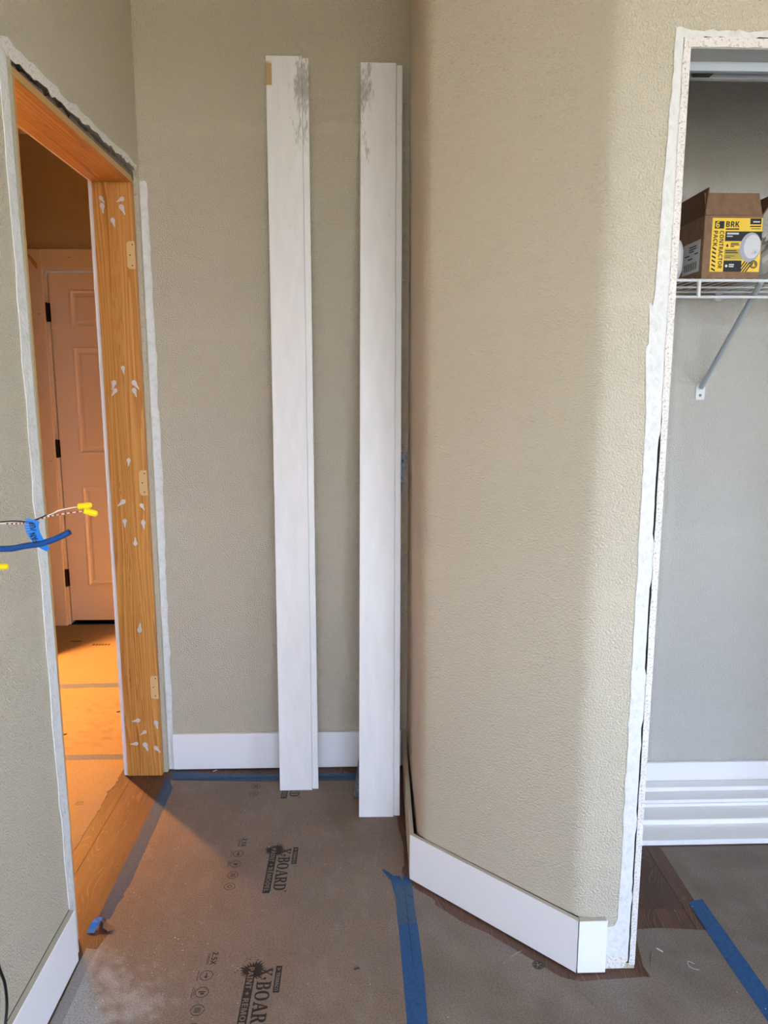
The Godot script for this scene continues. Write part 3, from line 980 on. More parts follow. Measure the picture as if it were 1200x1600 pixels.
func build_closet() -> void:
	var st := tool()
	var bz := -2.355
	box(st, Vector3(0.275, 0.0, bz - 0.1), Vector3(2.6, CEIL, bz))
	struct("wall_closet_back", st, M.closet_wall, "pale grey back wall of the closet behind the wire shelf", "wall")
	st = tool()
	box(st, Vector3(2.5, 0.0, bz), Vector3(2.6, CEIL, -1.716))
	struct("wall_closet_side", st, M.closet_wall, "pale side wall inside the closet, out of the picture", "wall")

	# door track under the header
	var t := thing("closet_track", "pale metal sliding-door track under the head of the closet opening", "track")
	st = tool()
	box(st, Vector3(0.664, 2.046, -1.672), Vector3(1.77, 2.0645, -1.659), 0.001)
	box(st, Vector3(0.664, 2.046, -1.712), Vector3(1.77, 2.0645, -1.698), 0.001)
	box(st, Vector3(0.664, 2.060, -1.698), Vector3(1.77, 2.0645, -1.672))
	obj("channel", st, M.steel, t)
	st = tool()
	box(st, Vector3(0.705, 2.047, -1.697), Vector3(0.745, 2.060, -1.673), 0.002)
	obj("guide_block", st, M.black, t)

	# wire shelf
	var s := thing("wire_shelf", "white coated wire shelf across the closet with a slanted brace", "shelf", Vector3(0, 0, 0))
	var fz := -2.05
	st = tool()
	tube(st, [Vector3(0.45, 1.681, fz), Vector3(2.49, 1.681, fz)], 0.0042, 10)
	obj("front_rail", st, M.shelf_white, s)
	st = tool()
	tube(st, [Vector3(0.45, 1.638, fz), Vector3(2.49, 1.638, fz)], 0.0036, 10)
	obj("lower_rail", st, M.shelf_white, s)
	for z in [-2.15, -2.25, -2.348]:
		st = tool()
		tube(st, [Vector3(0.45, 1.676, z), Vector3(2.49, 1.676, z)], 0.003, 8)
		obj("support_rod", st, M.shelf_white, s)
	for x in [0.80, 1.098, 1.40, 1.70]:
		st = tool()
		box(st, Vector3(x - 0.011, 1.660, bz), Vector3(x + 0.011, 1.688, bz + 0.016), 0.003)
		obj("wall_clip", st, M.shelf_white, s)
	var wire := tool()
	tube(wire, [Vector3(0, 1.6855, -2.35), Vector3(0, 1.6862, -2.2), Vector3(0, 1.6855, fz), Vector3(0, 1.683, fz + 0.006)], 0.0016, 6)
	wire.set_material(M.shelf_white)
	var wm := wire.commit()
	for i in 72:
		shared("cross_wire", wm, s, Transform3D(Basis(), Vector3(0.47 + i * 0.028, 0, 0)))
	for x in [0.908, 1.213, 1.518]:
		st = tool()
		tube(st, [Vector3(x, 1.638, fz - 0.001), Vector3(x, 1.681, fz - 0.001)], 0.0055, 10)
		obj("upright", st, M.shelf_white, s)
	for x in [1.068, 1.678]:
		st = tool()
		tube(st, [Vector3(x + 0.006, 1.676, fz + 0.004), Vector3(x + 0.001, 1.41, bz + 0.018), Vector3(x, 1.398, bz + 0.008)], 0.0075, 12)
		obj("brace", st, M.steel, s)
		st = tool()
		var pl := PackedVector2Array([Vector2(-0.014, -0.03), Vector2(0.014, -0.03), Vector2(0.0145, 0.008), Vector2(0.009, 0.02), Vector2(-0.009, 0.02), Vector2(-0.0145, 0.008)])
		prism(st, pl, Transform3D(Basis(), Vector3(x, 1.39, bz)), 0.004)
		var ft := obj("brace_foot", st, M.shelf_white, s)
		st = tool()
		lathe(st, [Vector2(0.0045, 0.0), Vector2(0.004, 0.002), Vector2(0.0, 0.0025)], Transform3D(Basis(), Vector3(x, 1.374, bz + 0.004)), 12)
		obj("screw", st, M.zinc, ft)

	build_carton(bz)

	# other things up there
	st = tool()
	lathe(st, [Vector2(0.0, 0.0), Vector2(0.052, 0.0), Vector2(0.056, 0.006), Vector2(0.056, 0.018), Vector2(0.048, 0.030), Vector2(0.03, 0.036), Vector2(0.0, 0.037)], Transform3D(Basis(Vector3(0, 1, 0), Vector3(-0.35, 0, 0.94).normalized(), Vector3(0.94, 0, 0.35).normalized()), Vector3(0.853, 1.745, -2.13)), 28)
	tag(obj("ceiling_alarm", st, M.label_white), "round white plastic disc standing on the wire shelf left of the carton", "alarm")
	# crumpled clear bag right of the carton
	st = tool()
	crumple(st, Vector3(1.178, 1.752, -2.18), Vector3(0.066, 0.062, 0.080), 5)
	tag(obj("plastic_bag", st, M.bag), "crumpled whitish plastic bag on the wire shelf right of the carton", "bag")

	# the pile of trim boards on the closet floor
	var rows := [
		[0.0012, 0.0182, -2.086, -2.226, 0.0, 0.70, "lowest and foremost white trim board of the pile on the closet floor"],
		[0.0184, 0.0362, -2.168, -2.308, -0.25, 0.73, "second white trim board from the bottom of the closet pile"],
		[0.0365, 0.0475, -2.240, -2.325, 0.5, 0.70, "third white trim board of the closet pile, parting from the one above"],
		[0.0482, 0.0600, -2.243, -2.330, -0.12, 0.70, "fourth white trim board of the closet pile, lying on the parted one"],
		[0.0604, 0.0755, -2.294, -2.336, -0.2, 0.70, "topmost narrow white trim board of the closet pile against the baseboard"]]
	for r in rows:
		st = tool()
		box(st, Vector3(r[5], 0, r[3]), Vector3(2.3, r[1] - r[0], r[2]), 0.0015)
		var o := obj("white_trim_board", st, M.trim)
		o.position = Vector3(0, r[0], 0)
		tag(o, r[6], "board", "trim boards piled in the closet")


func crumple(st: SurfaceTool, c: Vector3, r: Vector3, seed_: int) -> void:
	var n := noise(2.2, seed_, 3)
	n.fractal_type = FastNoiseLite.FRACTAL_RIDGED
	var rows := 14
	var cols := 22
	var g := []
	for i in rows + 1:
		var line := []
		for j in cols + 1:
			var th := PI * i / rows
			var ph := TAU * (j % cols) / cols
			var d := Vector3(sin(th) * cos(ph), cos(th), sin(th) * sin(ph))
			var q := d * r * (1.0 + 0.30 * n.get_noise_3dv(d * 1.3))
			line.append(c + Vector3(q.x, maxf(q.y, -r.y * 0.92), q.z))
		g.append(line)
	for i in rows:
		for j in cols:
			for t in [[g[i][j], g[i][j + 1], g[i + 1][j + 1]], [g[i][j], g[i + 1][j + 1], g[i + 1][j]]]:
				var nn: Vector3 = (t[1] - t[0]).cross(t[2] - t[0])
				if nn.length() < 1e-9:
					continue
				nn = nn.normalized()
				if nn.dot(t[0] - c) < 0:
					nn = -nn
				face(st, t, nn)


func build_carton(_bz: float) -> void:
	var at := Vector3(0.921, 1.6885, -2.07)
	var b := thing("cardboard_box", "open brown cardboard box with a yellow label standing on the wire shelf", "box", at)
	var w := 0.158
	var h := 0.163
	var dp := 0.22
	var t := 0.003
	var st := tool()
	box(st, Vector3(0, 0, -t), Vector3(w, h, 0), 0.0008)
	box(st, Vector3(0, 0, -dp), Vector3(w, h, -dp + t), 0.0008)
	box(st, Vector3(0, 0, -dp + t), Vector3(t, h, -t), 0.0008)
	box(st, Vector3(w - t, 0, -dp + t), Vector3(w, h, -t), 0.0008)
	box(st, Vector3(t, 0, -dp + t), Vector3(w - t, t, -t))
	obj("body", st, M.card, b)
	# flaps stand up
	st = tool()
	prism(st, PackedVector2Array([Vector2(0.003, 0), Vector2(w - 0.003, 0), Vector2(w - 0.007, 0.062), Vector2(0.001, 0.062)]), Transform3D(Basis.from_euler(Vector3(-0.28, 0, 0)), Vector3(0, h, -t)), t)
	obj("flap", st, M.card, b)
	st = tool()
	prism(st, PackedVector2Array([Vector2(0.004, 0), Vector2(dp - 0.004, 0), Vector2(dp - 0.01, 0.072), Vector2(0.006, 0.072)]), Transform3D(Basis(Vector3(0, 0, -1), Vector3(0.10, 0.995, 0).normalized(), Vector3(0.995, -0.10, 0).normalized()), Vector3(0, h, 0)), t)
	obj("flap", st, M.card_in, b)
	st = tool()
	prism(st, PackedVector2Array([Vector2(0.004, 0), Vector2(dp - 0.004, 0), Vector2(dp - 0.01, 0.075), Vector2(0.01, 0.075)]), Transform3D(Basis(Vector3(0, 0, -1), Vector3(0.55, 0.83, 0).normalized(), Vector3(0.83, -0.55, 0).normalized()), Vector3(w - t, h, 0)), t)
	obj("flap", st, M.card_in, b)
	# front label
	var lab := Node3D.new()
	lab.name = "front_label"
	lab.position = Vector3(0.021, 0.018, 0.0)
	b.add_child(lab, true)
	lab.set_meta("label", "yellow and black printed label with a white round alarm")
	var lw := 0.136
	var lh := 0.138
	st = tool()
	prism(st, rect2(0, 0, lw, lh), on_back(0.0), 0.0006)
	obj("label_ground", st, M.label_yellow, lab)
	var z1 := 0.0006
	st = tool()
	prism(st, rect2(0.007, 0.111, 0.032, 0.130), on_back(z1), 0.0002)
	prism(st, rect2(0.037, 0.080, lw, 0.104), on_back(z1), 0.0002)
	prism(st, rect2(0.037, 0.0, 0.086, 0.028), on_back(z1), 0.0002)
	for k in 14:
		prism(st, PackedVector2Array([Vector2(0.037 + k * 0.0035, 0.028), Vector2(0.0402 + k * 0.0035, 0.028), Vector2(0.0386 + k * 0.0035, 0.031)]), on_back(z1), 0.0002)
		prism(st, PackedVector2Array([Vector2(0.037 + k * 0.0035, 0.080), Vector2(0.0386 + k * 0.0035, 0.0775), Vector2(0.0402 + k * 0.0035, 0.080)]), on_back(z1), 0.0002)
	prism(st, rect2(0.102, 0.122, 0.132, 0.137), on_back(z1), 0.0002)
	for k in 4:
		prism(st, PackedVector2Array([Vector2(0.074 + k * 0.0075, 0.0), Vector2(0.078 + k * 0.0075, 0.0), Vector2(0.098 + k * 0.0075, 0.028), Vector2(0.094 + k * 0.0075, 0.028)]), on_back(z1), 0.00025)
	for k in 6:
		prism(st, PackedVector2Array([Vector2(0.004, 0.006 + k * 0.0108), Vector2(0.0145, 0.001 + k * 0.0108), Vector2(0.0145, 0.0055 + k * 0.0108), Vector2(0.004, 0.0105 + k * 0.0108)]), on_back(z1), 0.0002)
	obj("black_panels", st, M.ink, lab)
	st = tool()
	prism(st, rect2(0.037, 0.032, 0.090, 0.059), on_back(z1), 0.0002)
	obj("olive_panel", st, M.label_olive, lab)
	var zt := Vector3(0, 0, z1 + 0.0003)
	lettering("number", "6", lab, Transform3D(Basis(), Vector3(0.0095, 0.113, z1 + 0.0003)), 0.010, 0.0155, M.label_yellow)
	lettering("brand_lettering", "BRK", lab, Transform3D(Basis(), Vector3(0.037, 0.115, z1 + 0.0001)), 0.036, 0.0145, M.ink)
	var down := Basis(Vector3(0, -1, 0), Vector3(1, 0, 0), Vector3(0, 0, 1))
	lettering("lettering", "CONTRACTOR", lab, Transform3D(down, Vector3(0.0215, 0.105, z1 + 0.0001)), 0.097, 0.0112, M.ink)
	lettering("lettering", "PACK", lab, Transform3D(down, Vector3(0.0050, 0.105, z1 + 0.0001)), 0.040, 0.0112, M.ink)
	# small print is only bars at this size
	st = tool()
	for q in [[0.041, 0.096, 0.032, 0.0045], [0.041, 0.090, 0.016, 0.0025], [0.110, 0.127, 0.018, 0.003], [0.052, 0.017, 0.014, 0.003], [0.052, 0.012, 0.013, 0.003]]:
		prism(st, rect2(q[0], q[1], q[0] + q[2], q[1] + q[3]), on_back(z1 + 0.0002), 0.0002)
	prism(st, ngon(Vector2(0.045, 0.015), 0.0035, 0.0035, 14), on_back(z1 + 0.0002), 0.0002)
	obj("small_print", st, M.label_white, lab)
	st = tool()
	for q in [[0.102, 0.1155, 0.030, 0.003], [0.106, 0.110, 0.025, 0.0015], [0.037, 0.108, 0.036, 0.0035], [0.053, 0.072, 0.022, 0.0025], [0.053, 0.068, 0.024, 0.0025], [0.053, 0.064, 0.010, 0.0025], [0.040, 0.053, 0.030, 0.0025], [0.040, 0.048, 0.034, 0.0025], [0.040, 0.040, 0.026, 0.0015], [0.040, 0.036, 0.015, 0.0015]]:
		prism(st, rect2(q[0], q[1], q[0] + q[2], q[1] + q[3]), on_back(z1 + 0.0002), 0.0002)
	prism(st, PackedVector2Array([Vector2(0.042, 0.064), Vector2(0.046, 0.064), Vector2(0.047, 0.067), Vector2(0.044, 0.073), Vector2(0.041, 0.067)]), on_back(z1 + 0.0002), 0.0002)
	obj("small_print", st, M.ink, lab)
	st = tool()
	prism(st, ngon(Vector2(0.107, 0.063), 0.0285, 0.0385, 40, -0.12), on_back(z1 + 0.0003), 0.0003)
	obj("alarm_picture", st, M.label_grey, lab)
	st = tool()
	prism(st, ngon(Vector2(0.112, 0.065), 0.0225, 0.031, 40, -0.12), on_back(z1 + 0.0006), 0.0002)
	obj("alarm_picture", st, M.label_white, lab)
	st = tool()
	ring(st, Vector2(0.121, 0.052), 0.0055, 0.0062, on_back(z1 + 0.0008), 0.0002, 20)
	prism(st, ngon(Vector2(0.121, 0.051), 0.003, 0.0035, 14), on_back(z1 + 0.0008), 0.0002)
	prism(st, ngon(Vector2(0.113, 0.047), 0.0018, 0.0018, 10), on_back(z1 + 0.0008), 0.0002)
	obj("alarm_grille", st, M.label_grey, lab)
	st = tool()
	prism(st, ngon(Vector2(0.119, 0.019), 0.0105, 0.0105, 28), on_back(z1 + 0.0008), 0.0002)
	obj("seal", st, M.ink, lab)
	st = tool()
	ring(st, Vector2(0.119, 0.019), 0.0068, 0.0078, on_back(z1 + 0.001), 0.0002, 24)
	prism(st, PackedVector2Array([Vector2(0.115, 0.014), Vector2(0.123, 0.014), Vector2(0.122, 0.020), Vector2(0.119, 0.0255), Vector2(0.1165, 0.020)]), on_back(z1 + 0.001), 0.0002)
	obj("seal_flame", st, M.label_yellow, lab)
	# shipping label on the left side
	var lx := Transform3D(Basis(Vector3(0, 0, 1), Vector3(0, 1, 0), Vector3(-1, 0, 0)), Vector3(0, 0, 0))
	st = tool()
	prism(st, rect2(-0.125, 0.022, -0.018, 0.105), lx, 0.0006)
	var sl := obj("side_label", st, M.label_white, b)
	sl.set_meta("label", "white shipping label with a barcode")
	st = tool()
	for k in 17:
		prism(st, rect2(-0.112 + k * 0.0048, 0.030, -0.112 + k * 0.0048 + (0.0012 if k % 3 else 0.0028), 0.050), Transform3D(lx.basis, Vector3(-0.0006, 0, 0)), 0.0002)
	for q in [[-0.085, 0.091, 0.045], [-0.085, 0.085, 0.045], [-0.085, 0.079, 0.03], [-0.112, 0.070, 0.03], [-0.05, 0.070, 0.022], [-0.09, 0.060, 0.028]]:
		prism(st, rect2(q[0], q[1], q[0] + q[2], q[1] + 0.003), Transform3D(lx.basis, Vector3(-0.0006, 0, 0)), 0.0002)
	obj("barcode", st, M.ink, sl)


func build_baseboards() -> void:
	var st := tool()
	box(st, Vector3(-0.698, 0.004, BACK + 0.0005), Vector3(0.144, 0.1425, BACK + 0.0145), 0.0018)
	struct("baseboard_back", st, M.trim, "white baseboard along the foot of the alcove back wall", "baseboard")
	st = tool()
	box(st, Vector3(LEFT + 0.0005, 0.004, -1.664), Vector3(LEFT + 0.0145, 0.1425, 3.0), 0.0018)
	var bl := struct("baseboard_left", st, M.trim, "white baseboard along the left wall up to the doorway", "baseboard")
	st = tool()
	box(st, Vector3(LEFT + 0.0012, 0.1426, -1.662), Vector3(LEFT + 0.0132, 0.1436, 3.0))
	obj("caulk_line", st, M.caulk, bl)
	st = tool()
	box(st, Vector3(LEFT, 0.1425, -1.664), Vector3(LEFT + 0.0009, 0.1445, 3.0))
	obj("shadow_gap", st, M.crack, bl)
	# alcove return: sprung a little off the wall
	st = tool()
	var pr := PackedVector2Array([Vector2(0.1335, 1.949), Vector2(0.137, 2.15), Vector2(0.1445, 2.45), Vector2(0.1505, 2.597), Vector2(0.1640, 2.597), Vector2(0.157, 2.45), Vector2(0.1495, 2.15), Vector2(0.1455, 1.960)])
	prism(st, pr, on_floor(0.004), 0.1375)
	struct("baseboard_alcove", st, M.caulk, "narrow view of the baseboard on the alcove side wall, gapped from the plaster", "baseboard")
	# slanted piece, mitred at both ends
	st = tool()
	prism(st, PackedVector2Array([Vector2(0.1335, 1.9495), Vector2(0.5128, 1.5856), Vector2(0.5175, 1.599), Vector2(0.1460, 1.9560)]), on_floor(0.004), 0.1375)
	var ba := struct("baseboard_slanted", st, M.trim, "long white baseboard at the foot of the slanted wall", "baseboard")
	st = tool()
	prism(st, PackedVector2Array([Vector2(0.1355, 1.9500), Vector2(0.5140, 1.5870), Vector2(0.5175, 1.599), Vector2(0.1460, 1.9560)]), on_floor(0.1416), 0.0008)
	obj("caulk_line", st, M.caulk, ba)
	st = tool()
	prism(st, PackedVector2Array([Vector2(0.1500, 1.9500), Vector2(0.5155, 1.5993), Vector2(0.5175, 1.6013), Vector2(0.1520, 1.9520)]), on_floor(0.1416), 0.0018)
	obj("shadow_gap", st, M.crack, ba)
	st = tool()
	prism(st, PackedVector2Array([Vector2(0.5156, 1.5855), Vector2(0.5835, 1.5855), Vector2(0.5835, 1.6000), Vector2(0.5190, 1.6000)]), on_floor(0.004), 0.1375)
	var bs := struct("baseboard_short", st, M.trim, "short white baseboard stub beside the closet opening", "baseboard")
	st = tool()
	prism(st, PackedVector2Array([Vector2(0.5162, 1.5868), Vector2(0.5820, 1.5868), Vector2(0.5820, 1.6000), Vector2(0.5190, 1.6000)]), on_floor(0.1416), 0.0008)
	obj("caulk_line", st, M.caulk, bs)
	st = tool()
	box(st, Vector3(0.30, 0.004, -2.354), Vector3(2.49, 0.1395, -2.340), 0.0018)
	struct("baseboard_closet", st, M.trim, "white baseboard on the closet back wall behind the trim pile", "baseboard")


# ------------------------------------------------------------------ floor sheets
func sheet(poly: PackedVector2Array, y0: float, y1: float, shade: Callable, fine: Rect2, cell := 0.02) -> SurfaceTool:
	# a flat sheet whose top is a grid, so that stains can have their own shape; poly holds (x, -z)
	var st := tool()
	if Geometry2D.is_polygon_clockwise(poly):
		poly.reverse()
	var lo := poly[0]
	var hi := poly[0]
	for p in poly:
		lo = lo.min(p)
		hi = hi.max(p)
	var xs := []
	var ys := []
	for pair in [[xs, lo.x, hi.x, fine.position.x, fine.end.x], [ys, lo.y, hi.y, fine.position.y, fine.end.y]]:
		var v: float = pair[1]
		while v < pair[2] - 1e-5:
			pair[0].append(v)
			v += cell if v >= pair[3] - 1e-5 and v < pair[4] else minf(0.4, maxf(cell, (pair[3] - v) if v < pair[3] else 0.4))
		pair[0].append(pair[2])
	for i in xs.size() - 1:
		for j in ys.size() - 1:
			var c := rect2(xs[i], ys[j], xs[i + 1], ys[j + 1])
			var inside := true
			for q in c:
				inside = inside and Geometry2D.is_point_in_polygon(q, poly)
			for piece in ([c] if inside else Geometry2D.intersect_polygons(c, poly)):
				if Geometry2D.is_polygon_clockwise(piece):
					piece.reverse()
				var t := Geometry2D.triangulate_polygon(piece)
				for k in range(0, t.size(), 3):
					for m in [0, 2, 1]:
						var p: Vector2 = piece[t[k + m]]
						st.set_normal(Vector3.UP)
						st.set_color(shade.call(p.x, -p.y))
						st.add_vertex(Vector3(p.x, y1, -p.y))
	st.set_color(shade.call(lo.x, -lo.y) * 0.9)
	var n := poly.size()
	for i in n:
		var a := poly[i]
		var b := poly[(i + 1) % n]
		var d := (b - a).normalized()
		st.set_color(shade.call(a.x, -a.y))
		face(st, [Vector3(a.x, y0, -a.y), Vector3(b.x, y0, -b.y), Vector3(b.x, y1, -b.y), Vector3(a.x, y1, -a.y)], Vector3(d.y, 0, d.x))
	return st


func teared(pts: Array, step: float, amp: float) -> PackedVector2Array:
	# closed outline of (x, -z) points; edges flagged by following points get torn
	var o := PackedVector2Array()
	for i in pts.size():
		var a: Vector2 = pts[i]
		var b: Vector2 = pts[(i + 1) % pts.size()]
		if a.distance_to(b) < 0.45 and i < pts.size() - 1:
			for q in jag(a, b, step, amp):
				o.append(q)
		else:
			o.append(a)
	return o


func build_sheets() -> void:
	var blot := noise(5.0, 71, 4)
	var fine_n := noise(38.0, 72, 3)
	var streak := noise(9.0, 73, 3)
	var brown := Color(0.265, 0.200, 0.152)
	var grey := Color(0.50, 0.47, 0.44)
	var main_shade := func(x: float, z: float) -> Color:
		var c := brown * (1.0 + 0.12 * blot.get_noise_2d(x, z) + 0.08 * fine_n.get_noise_2d(x, z))
		# plaster dust trodden in by the left wall
		var near := smoothstep(-1.80, -1.50, z + 0.25 * (-0.62 - x))
		var left := 1.0 - smoothstep(-0.64, -0.30, x)
		var k := near * left + 0.55 * streak.get_noise_2d(x * 1.0 + z * 0.5, z * 1.3) + 0.35 * fine_n.get_noise_2d(x * 0.7, z * 0.7)
		var f := clampf((k - 0.42) * 1.5, 0.0, 0.85) * clampf(near * left * 3.0, 0.0, 1.0)
		c = c.lerp(grey, f)
		var strip := (1.0 - smoothstep(-0.675, -0.640, x)) * smoothstep(-1.75, -1.68, z)
		c = c.lerp(Color(0.46, 0.45, 0.44), strip * 0.7)
		c = c.lerp(grey, clampf(0.25 * (streak.get_noise_2d(x * 1.6, z * 0.9) - 0.15), 0.0, 0.15))
		c.a = 1.0
		return c
	var paper := Color(0.225, 0.180, 0.142)
	var paper_shade := func(x: float, z: float) -> Color:
		var c := paper * (1.0 + 0.22 * blot.get_noise_2d(x * 1.3 + 5.0, z * 1.3) + 0.06 * fine_n.get_noise_2d(x, z))
		c = c.lerp(Color(0.33, 0.30, 0.28), clampf(0.7 * (streak.get_noise_2d(x * 0.8, z * 0.6) - 0.05), 0.0, 0.3))
		c.a = 1.0
		return c
	var hall_shade := func(x: float, z: float) -> Color:
		var c := Color(0.30, 0.235, 0.175) * (1.0 + 0.08 * blot.get_noise_2d(x, z) + 0.05 * fine_n.get_noise_2d(x, z))
		var q := streak.get_noise_2d(x * 1.2, z * 3.0)
		c = c.lerp(Color(0.10, 0.05, 0.02), clampf((q - 0.22) * 1.4, 0.0, 0.4) * smoothstep(-3.4, -3.1, z) * (1.0 - smoothstep(-2.85, -2.7, z)))
		c.a = 1.0
		return c

	# main sheet: torn along the doorway, cut short of the walls
	var a := thing("floor_paper", "wide brown floor protection board with printed logos, from the doorway to the blue strip", "floor covering")
	var edge := [Vector2(-0.692, 2.545), Vector2(-0.690, 2.2), Vector2(-0.690, 1.86), Vector2(-0.694, 1.83), Vector2(-0.676, 1.795), Vector2(-0.655, 1.772), Vector2(-0.664, 1.745), Vector2(-0.672, 1.705), Vector2(-0.677, 1.60)]
	var outline := []
	for i in edge.size() - 1:
		outline += jag(edge[i], edge[i + 1], 0.05, 0.0008)
	outline += [Vector2(-0.672, 1.48), Vector2(-0.655, -2.85), Vector2(0.114, -2.85), Vector2(0.114, 1.99)]
	outline += jag(Vector2(0.116, 2.005), Vector2(0.127, 2.023), 0.01, 0.001) + jag(Vector2(0.125, 2.118), Vector2(0.112, 2.225), 0.02, 0.0012) + jag(Vector2(0.110, 2.30), Vector2(0.108, 2.545), 0.05, 0.001)
	outline += [Vector2(0.108, 2.548)]
	var st := sheet(PackedVector2Array(outline), 0.0002, 0.0014, main_shade, Rect2(-0.70, 1.30, 0.82, 1.25), 0.012)
	obj("board", st, M.kraft, a)
	st = sheet(PackedVector2Array(jag(Vector2(-0.7005, 1.71), Vector2(-0.7000, 1.40), 0.04, 0.0004) + [Vector2(-0.7000, -2.85), Vector2(-0.60, -2.85), Vector2(-0.60, 1.69)]), 0.00005, 0.00018, func(_x: float, _z: float) -> Color: return Color(0.34, 0.31, 0.285), Rect2(-0.71, 1.35, 0.05, 0.3), 0.05)
	obj("under_strip", st, M.kraft, a)
	for z in [-2.600, -2.110, -1.631, -1.145]:
		printed_logo(a, z, 0.0014)
	# curled torn corner by the doorway
	st = tool()
	prism(st, fl([-0.694, -1.800, -0.676, -1.790, -0.652, -1.768, -0.668, -1.760, -0.690, -1.778]), Transform3D(on_floor(0.0).basis.rotated(Vector3(0, 0, 1), 0.12), Vector3(0.0, 0.096, 0)) * Transform3D(Basis(), Vector3(0, 0, -0.0105)), 0.0008)
	obj("curled_corner", st, mat(Color(0.52, 0.42, 0.34), 0.8), a)

	# paper round the wall end
	var b := thing("floor_paper", "thin brown paper wrapped round the wall end, right of the middle blue strip", "floor covering")
	var cut := [0.1155, -1.985, 0.123, -1.958, 0.149, -1.907, 0.186, -1.873, 0.199, -1.857, 0.197, -1.842, 0.259, -1.775, 0.321, -1.730, 0.417, -1.635, 0.473, -1.578, 0.515, -1.562, 0.590, -1.567, 0.673, -1.572, 0.690, -1.570, 0.684, -1.606, 0.700, -1.690, 0.706, -1.731, 0.792, -1.7335, 0.840, -1.728, 0.9135, -1.720]
	var p2 := []
	for i in range(0, cut.size(), 2):
		p2.append(Vector2(cut[i], -cut[i + 1]))
	var out2 := []
	for i in p2.size() - 1:
		out2 += jag(p2[i], p2[i + 1], 0.025, 0.0006)
	out2 += [Vector2(0.9135, 1.720), Vector2(0.9135, -2.85), Vector2(0.1155, -2.85)]
	st = sheet(PackedVector2Array(out2), 0.0002, 0.0010, paper_shade, Rect2(0.1, 1.35, 0.82, 0.65), 0.03)
	obj("paper", st, M.kraft, b)
	# creases: low folded ridges
	st = tool()
	for q in [[0.355, -1.640, 0.402, -1.668, 0.0035], [0.355, -1.640, 0.335, -1.615, 0.002], [0.500, -1.555, 0.545, -1.46, 0.0018], [0.700, -1.60, 0.73, -1.665, 0.003]]:
		var p0 := Vector3(q[0], 0.001, q[1])
		var p1 := Vector3(q[2], 0.001, q[3])
		var side := (p1 - p0).cross(Vector3.UP).normalized() * 0.004
		var midp := (p0 + p1) / 2.0 + Vector3(0, q[4], 0)
		for s in [-1.0, 1.0]:
			var o: Vector3 = (p0 + p1) / 2.0 + side * s
			for t in [[p0, o, midp], [o, p1, midp]]:
				st.set_color(paper)
				var nn: Vector3 = (t[1] - t[0]).cross(t[2] - t[0]).normalized()
				face(st, t, nn if nn.y > 0 else -nn)
	obj("crease", st, M.kraft, b)
	st = tool()
	var sx := on_floor(0.001)
	ring(st, Vector2(0.428, 1.617), 0.0125, 0.0145, sx, 0.0003)
	ring(st, Vector2(0.428, 1.617), 0.0035, 0.0115, sx, 0.0003)
	var seal := obj("printed_seal", st, M.ink_thin, b)
	st = tool()
	for k in 5:
		prism(st, ngon(Vector2(0.428, 1.617) + Vector2(0.0075, 0).rotated(TAU * k / 5 + 0.4), 0.0022, 0.0016, 8, TAU * k / 5), Transform3D(sx.basis, Vector3(0, 0.0013, 0)), 0.0002)
	obj("seal_petal", st, M.kraft_letter, seal)

	# paper inside the closet
	var c := thing("floor_paper", "brown paper on the closet floor, right of the closet blue strip", "floor covering")
	st = sheet(PackedVector2Array([Vector2(0.9145, 2.078), Vector2(0.9145, -2.85), Vector2(3.19, -2.85), Vector2(3.19, 1.59), Vector2(2.49, 1.72), Vector2(2.49, 2.078)]), 0.0002, 0.0010, paper_shade, Rect2(0.9, 1.35, 0.5, 0.75), 0.03)
	obj("paper", st, M.kraft, c)

	# hall sheets
	var hs := [[-2.705, 0.95, "brown hall floor board nearest the doorway, with a torn edge"], [-3.412, -2.707, "middle brown hall floor board between the two grey strips"], [-4.350, -3.414, "farthest brown hall floor board in front of the panelled door"]]
	for i in 3:
		var h := thing("floor_paper", hs[i][2], "floor covering")
		var o := []
		var za: float = hs[i][0]
		var zb: float = hs[i][1]
		if i == 0:
			o = [Vector2(-2.55, -za), Vector2(-2.55, -zb), Vector2(-0.90, -zb), Vector2(-0.887, 1.9)] + jag(Vector2(-0.885, 2.134), Vector2(-0.886, 2.308), 0.025, 0.002) + jag(Vector2(-0.883, 2.308), Vector2(-0.889, 2.43), 0.02, 0.003) + jag(Vector2(-0.889, 2.43), Vector2(-0.880, 2.56), 0.012, 0.004) + [Vector2(-0.887, 2.65), Vector2(-0.89, -za)]
		else:
			o = [Vector2(-2.55, -za), Vector2(-2.55, -zb), Vector2(-0.76, -zb), Vector2(-0.76, -za)]
			if i == 1:
				o[2].x = -0.88
				o[3].x = -0.88
		st = sheet(PackedVector2Array(o), 0.0002, 0.0014, hall_shade, Rect2(-1.7, 2.1, 0.9, 2.2), 0.02)
		obj("board", st, M.kraft, h)
		if i == 0:
			st = tool()
			ring(st, Vector2(-0.965, 2.385), 0.011, 0.0125, on_floor(0.0014), 0.0003)
			ring(st, Vector2(-0.965, 2.385), 0.0045, 0.006, on_floor(0.0014), 0.0003)
			for q in [[-0.965, 2.26], [-0.955, 2.235]]:
				ring(st, Vector2(q[0], q[1]), 0.008, 0.0095, on_floor(0.0014), 0.0003)
				prism(st, rect2(q[0] - 0.02, q[1] - 0.012, q[0] - 0.018, q[1] + 0.012), on_floor(0.0014), 0.0003)
			obj("printed_icon", st, M.ink_thin, h)
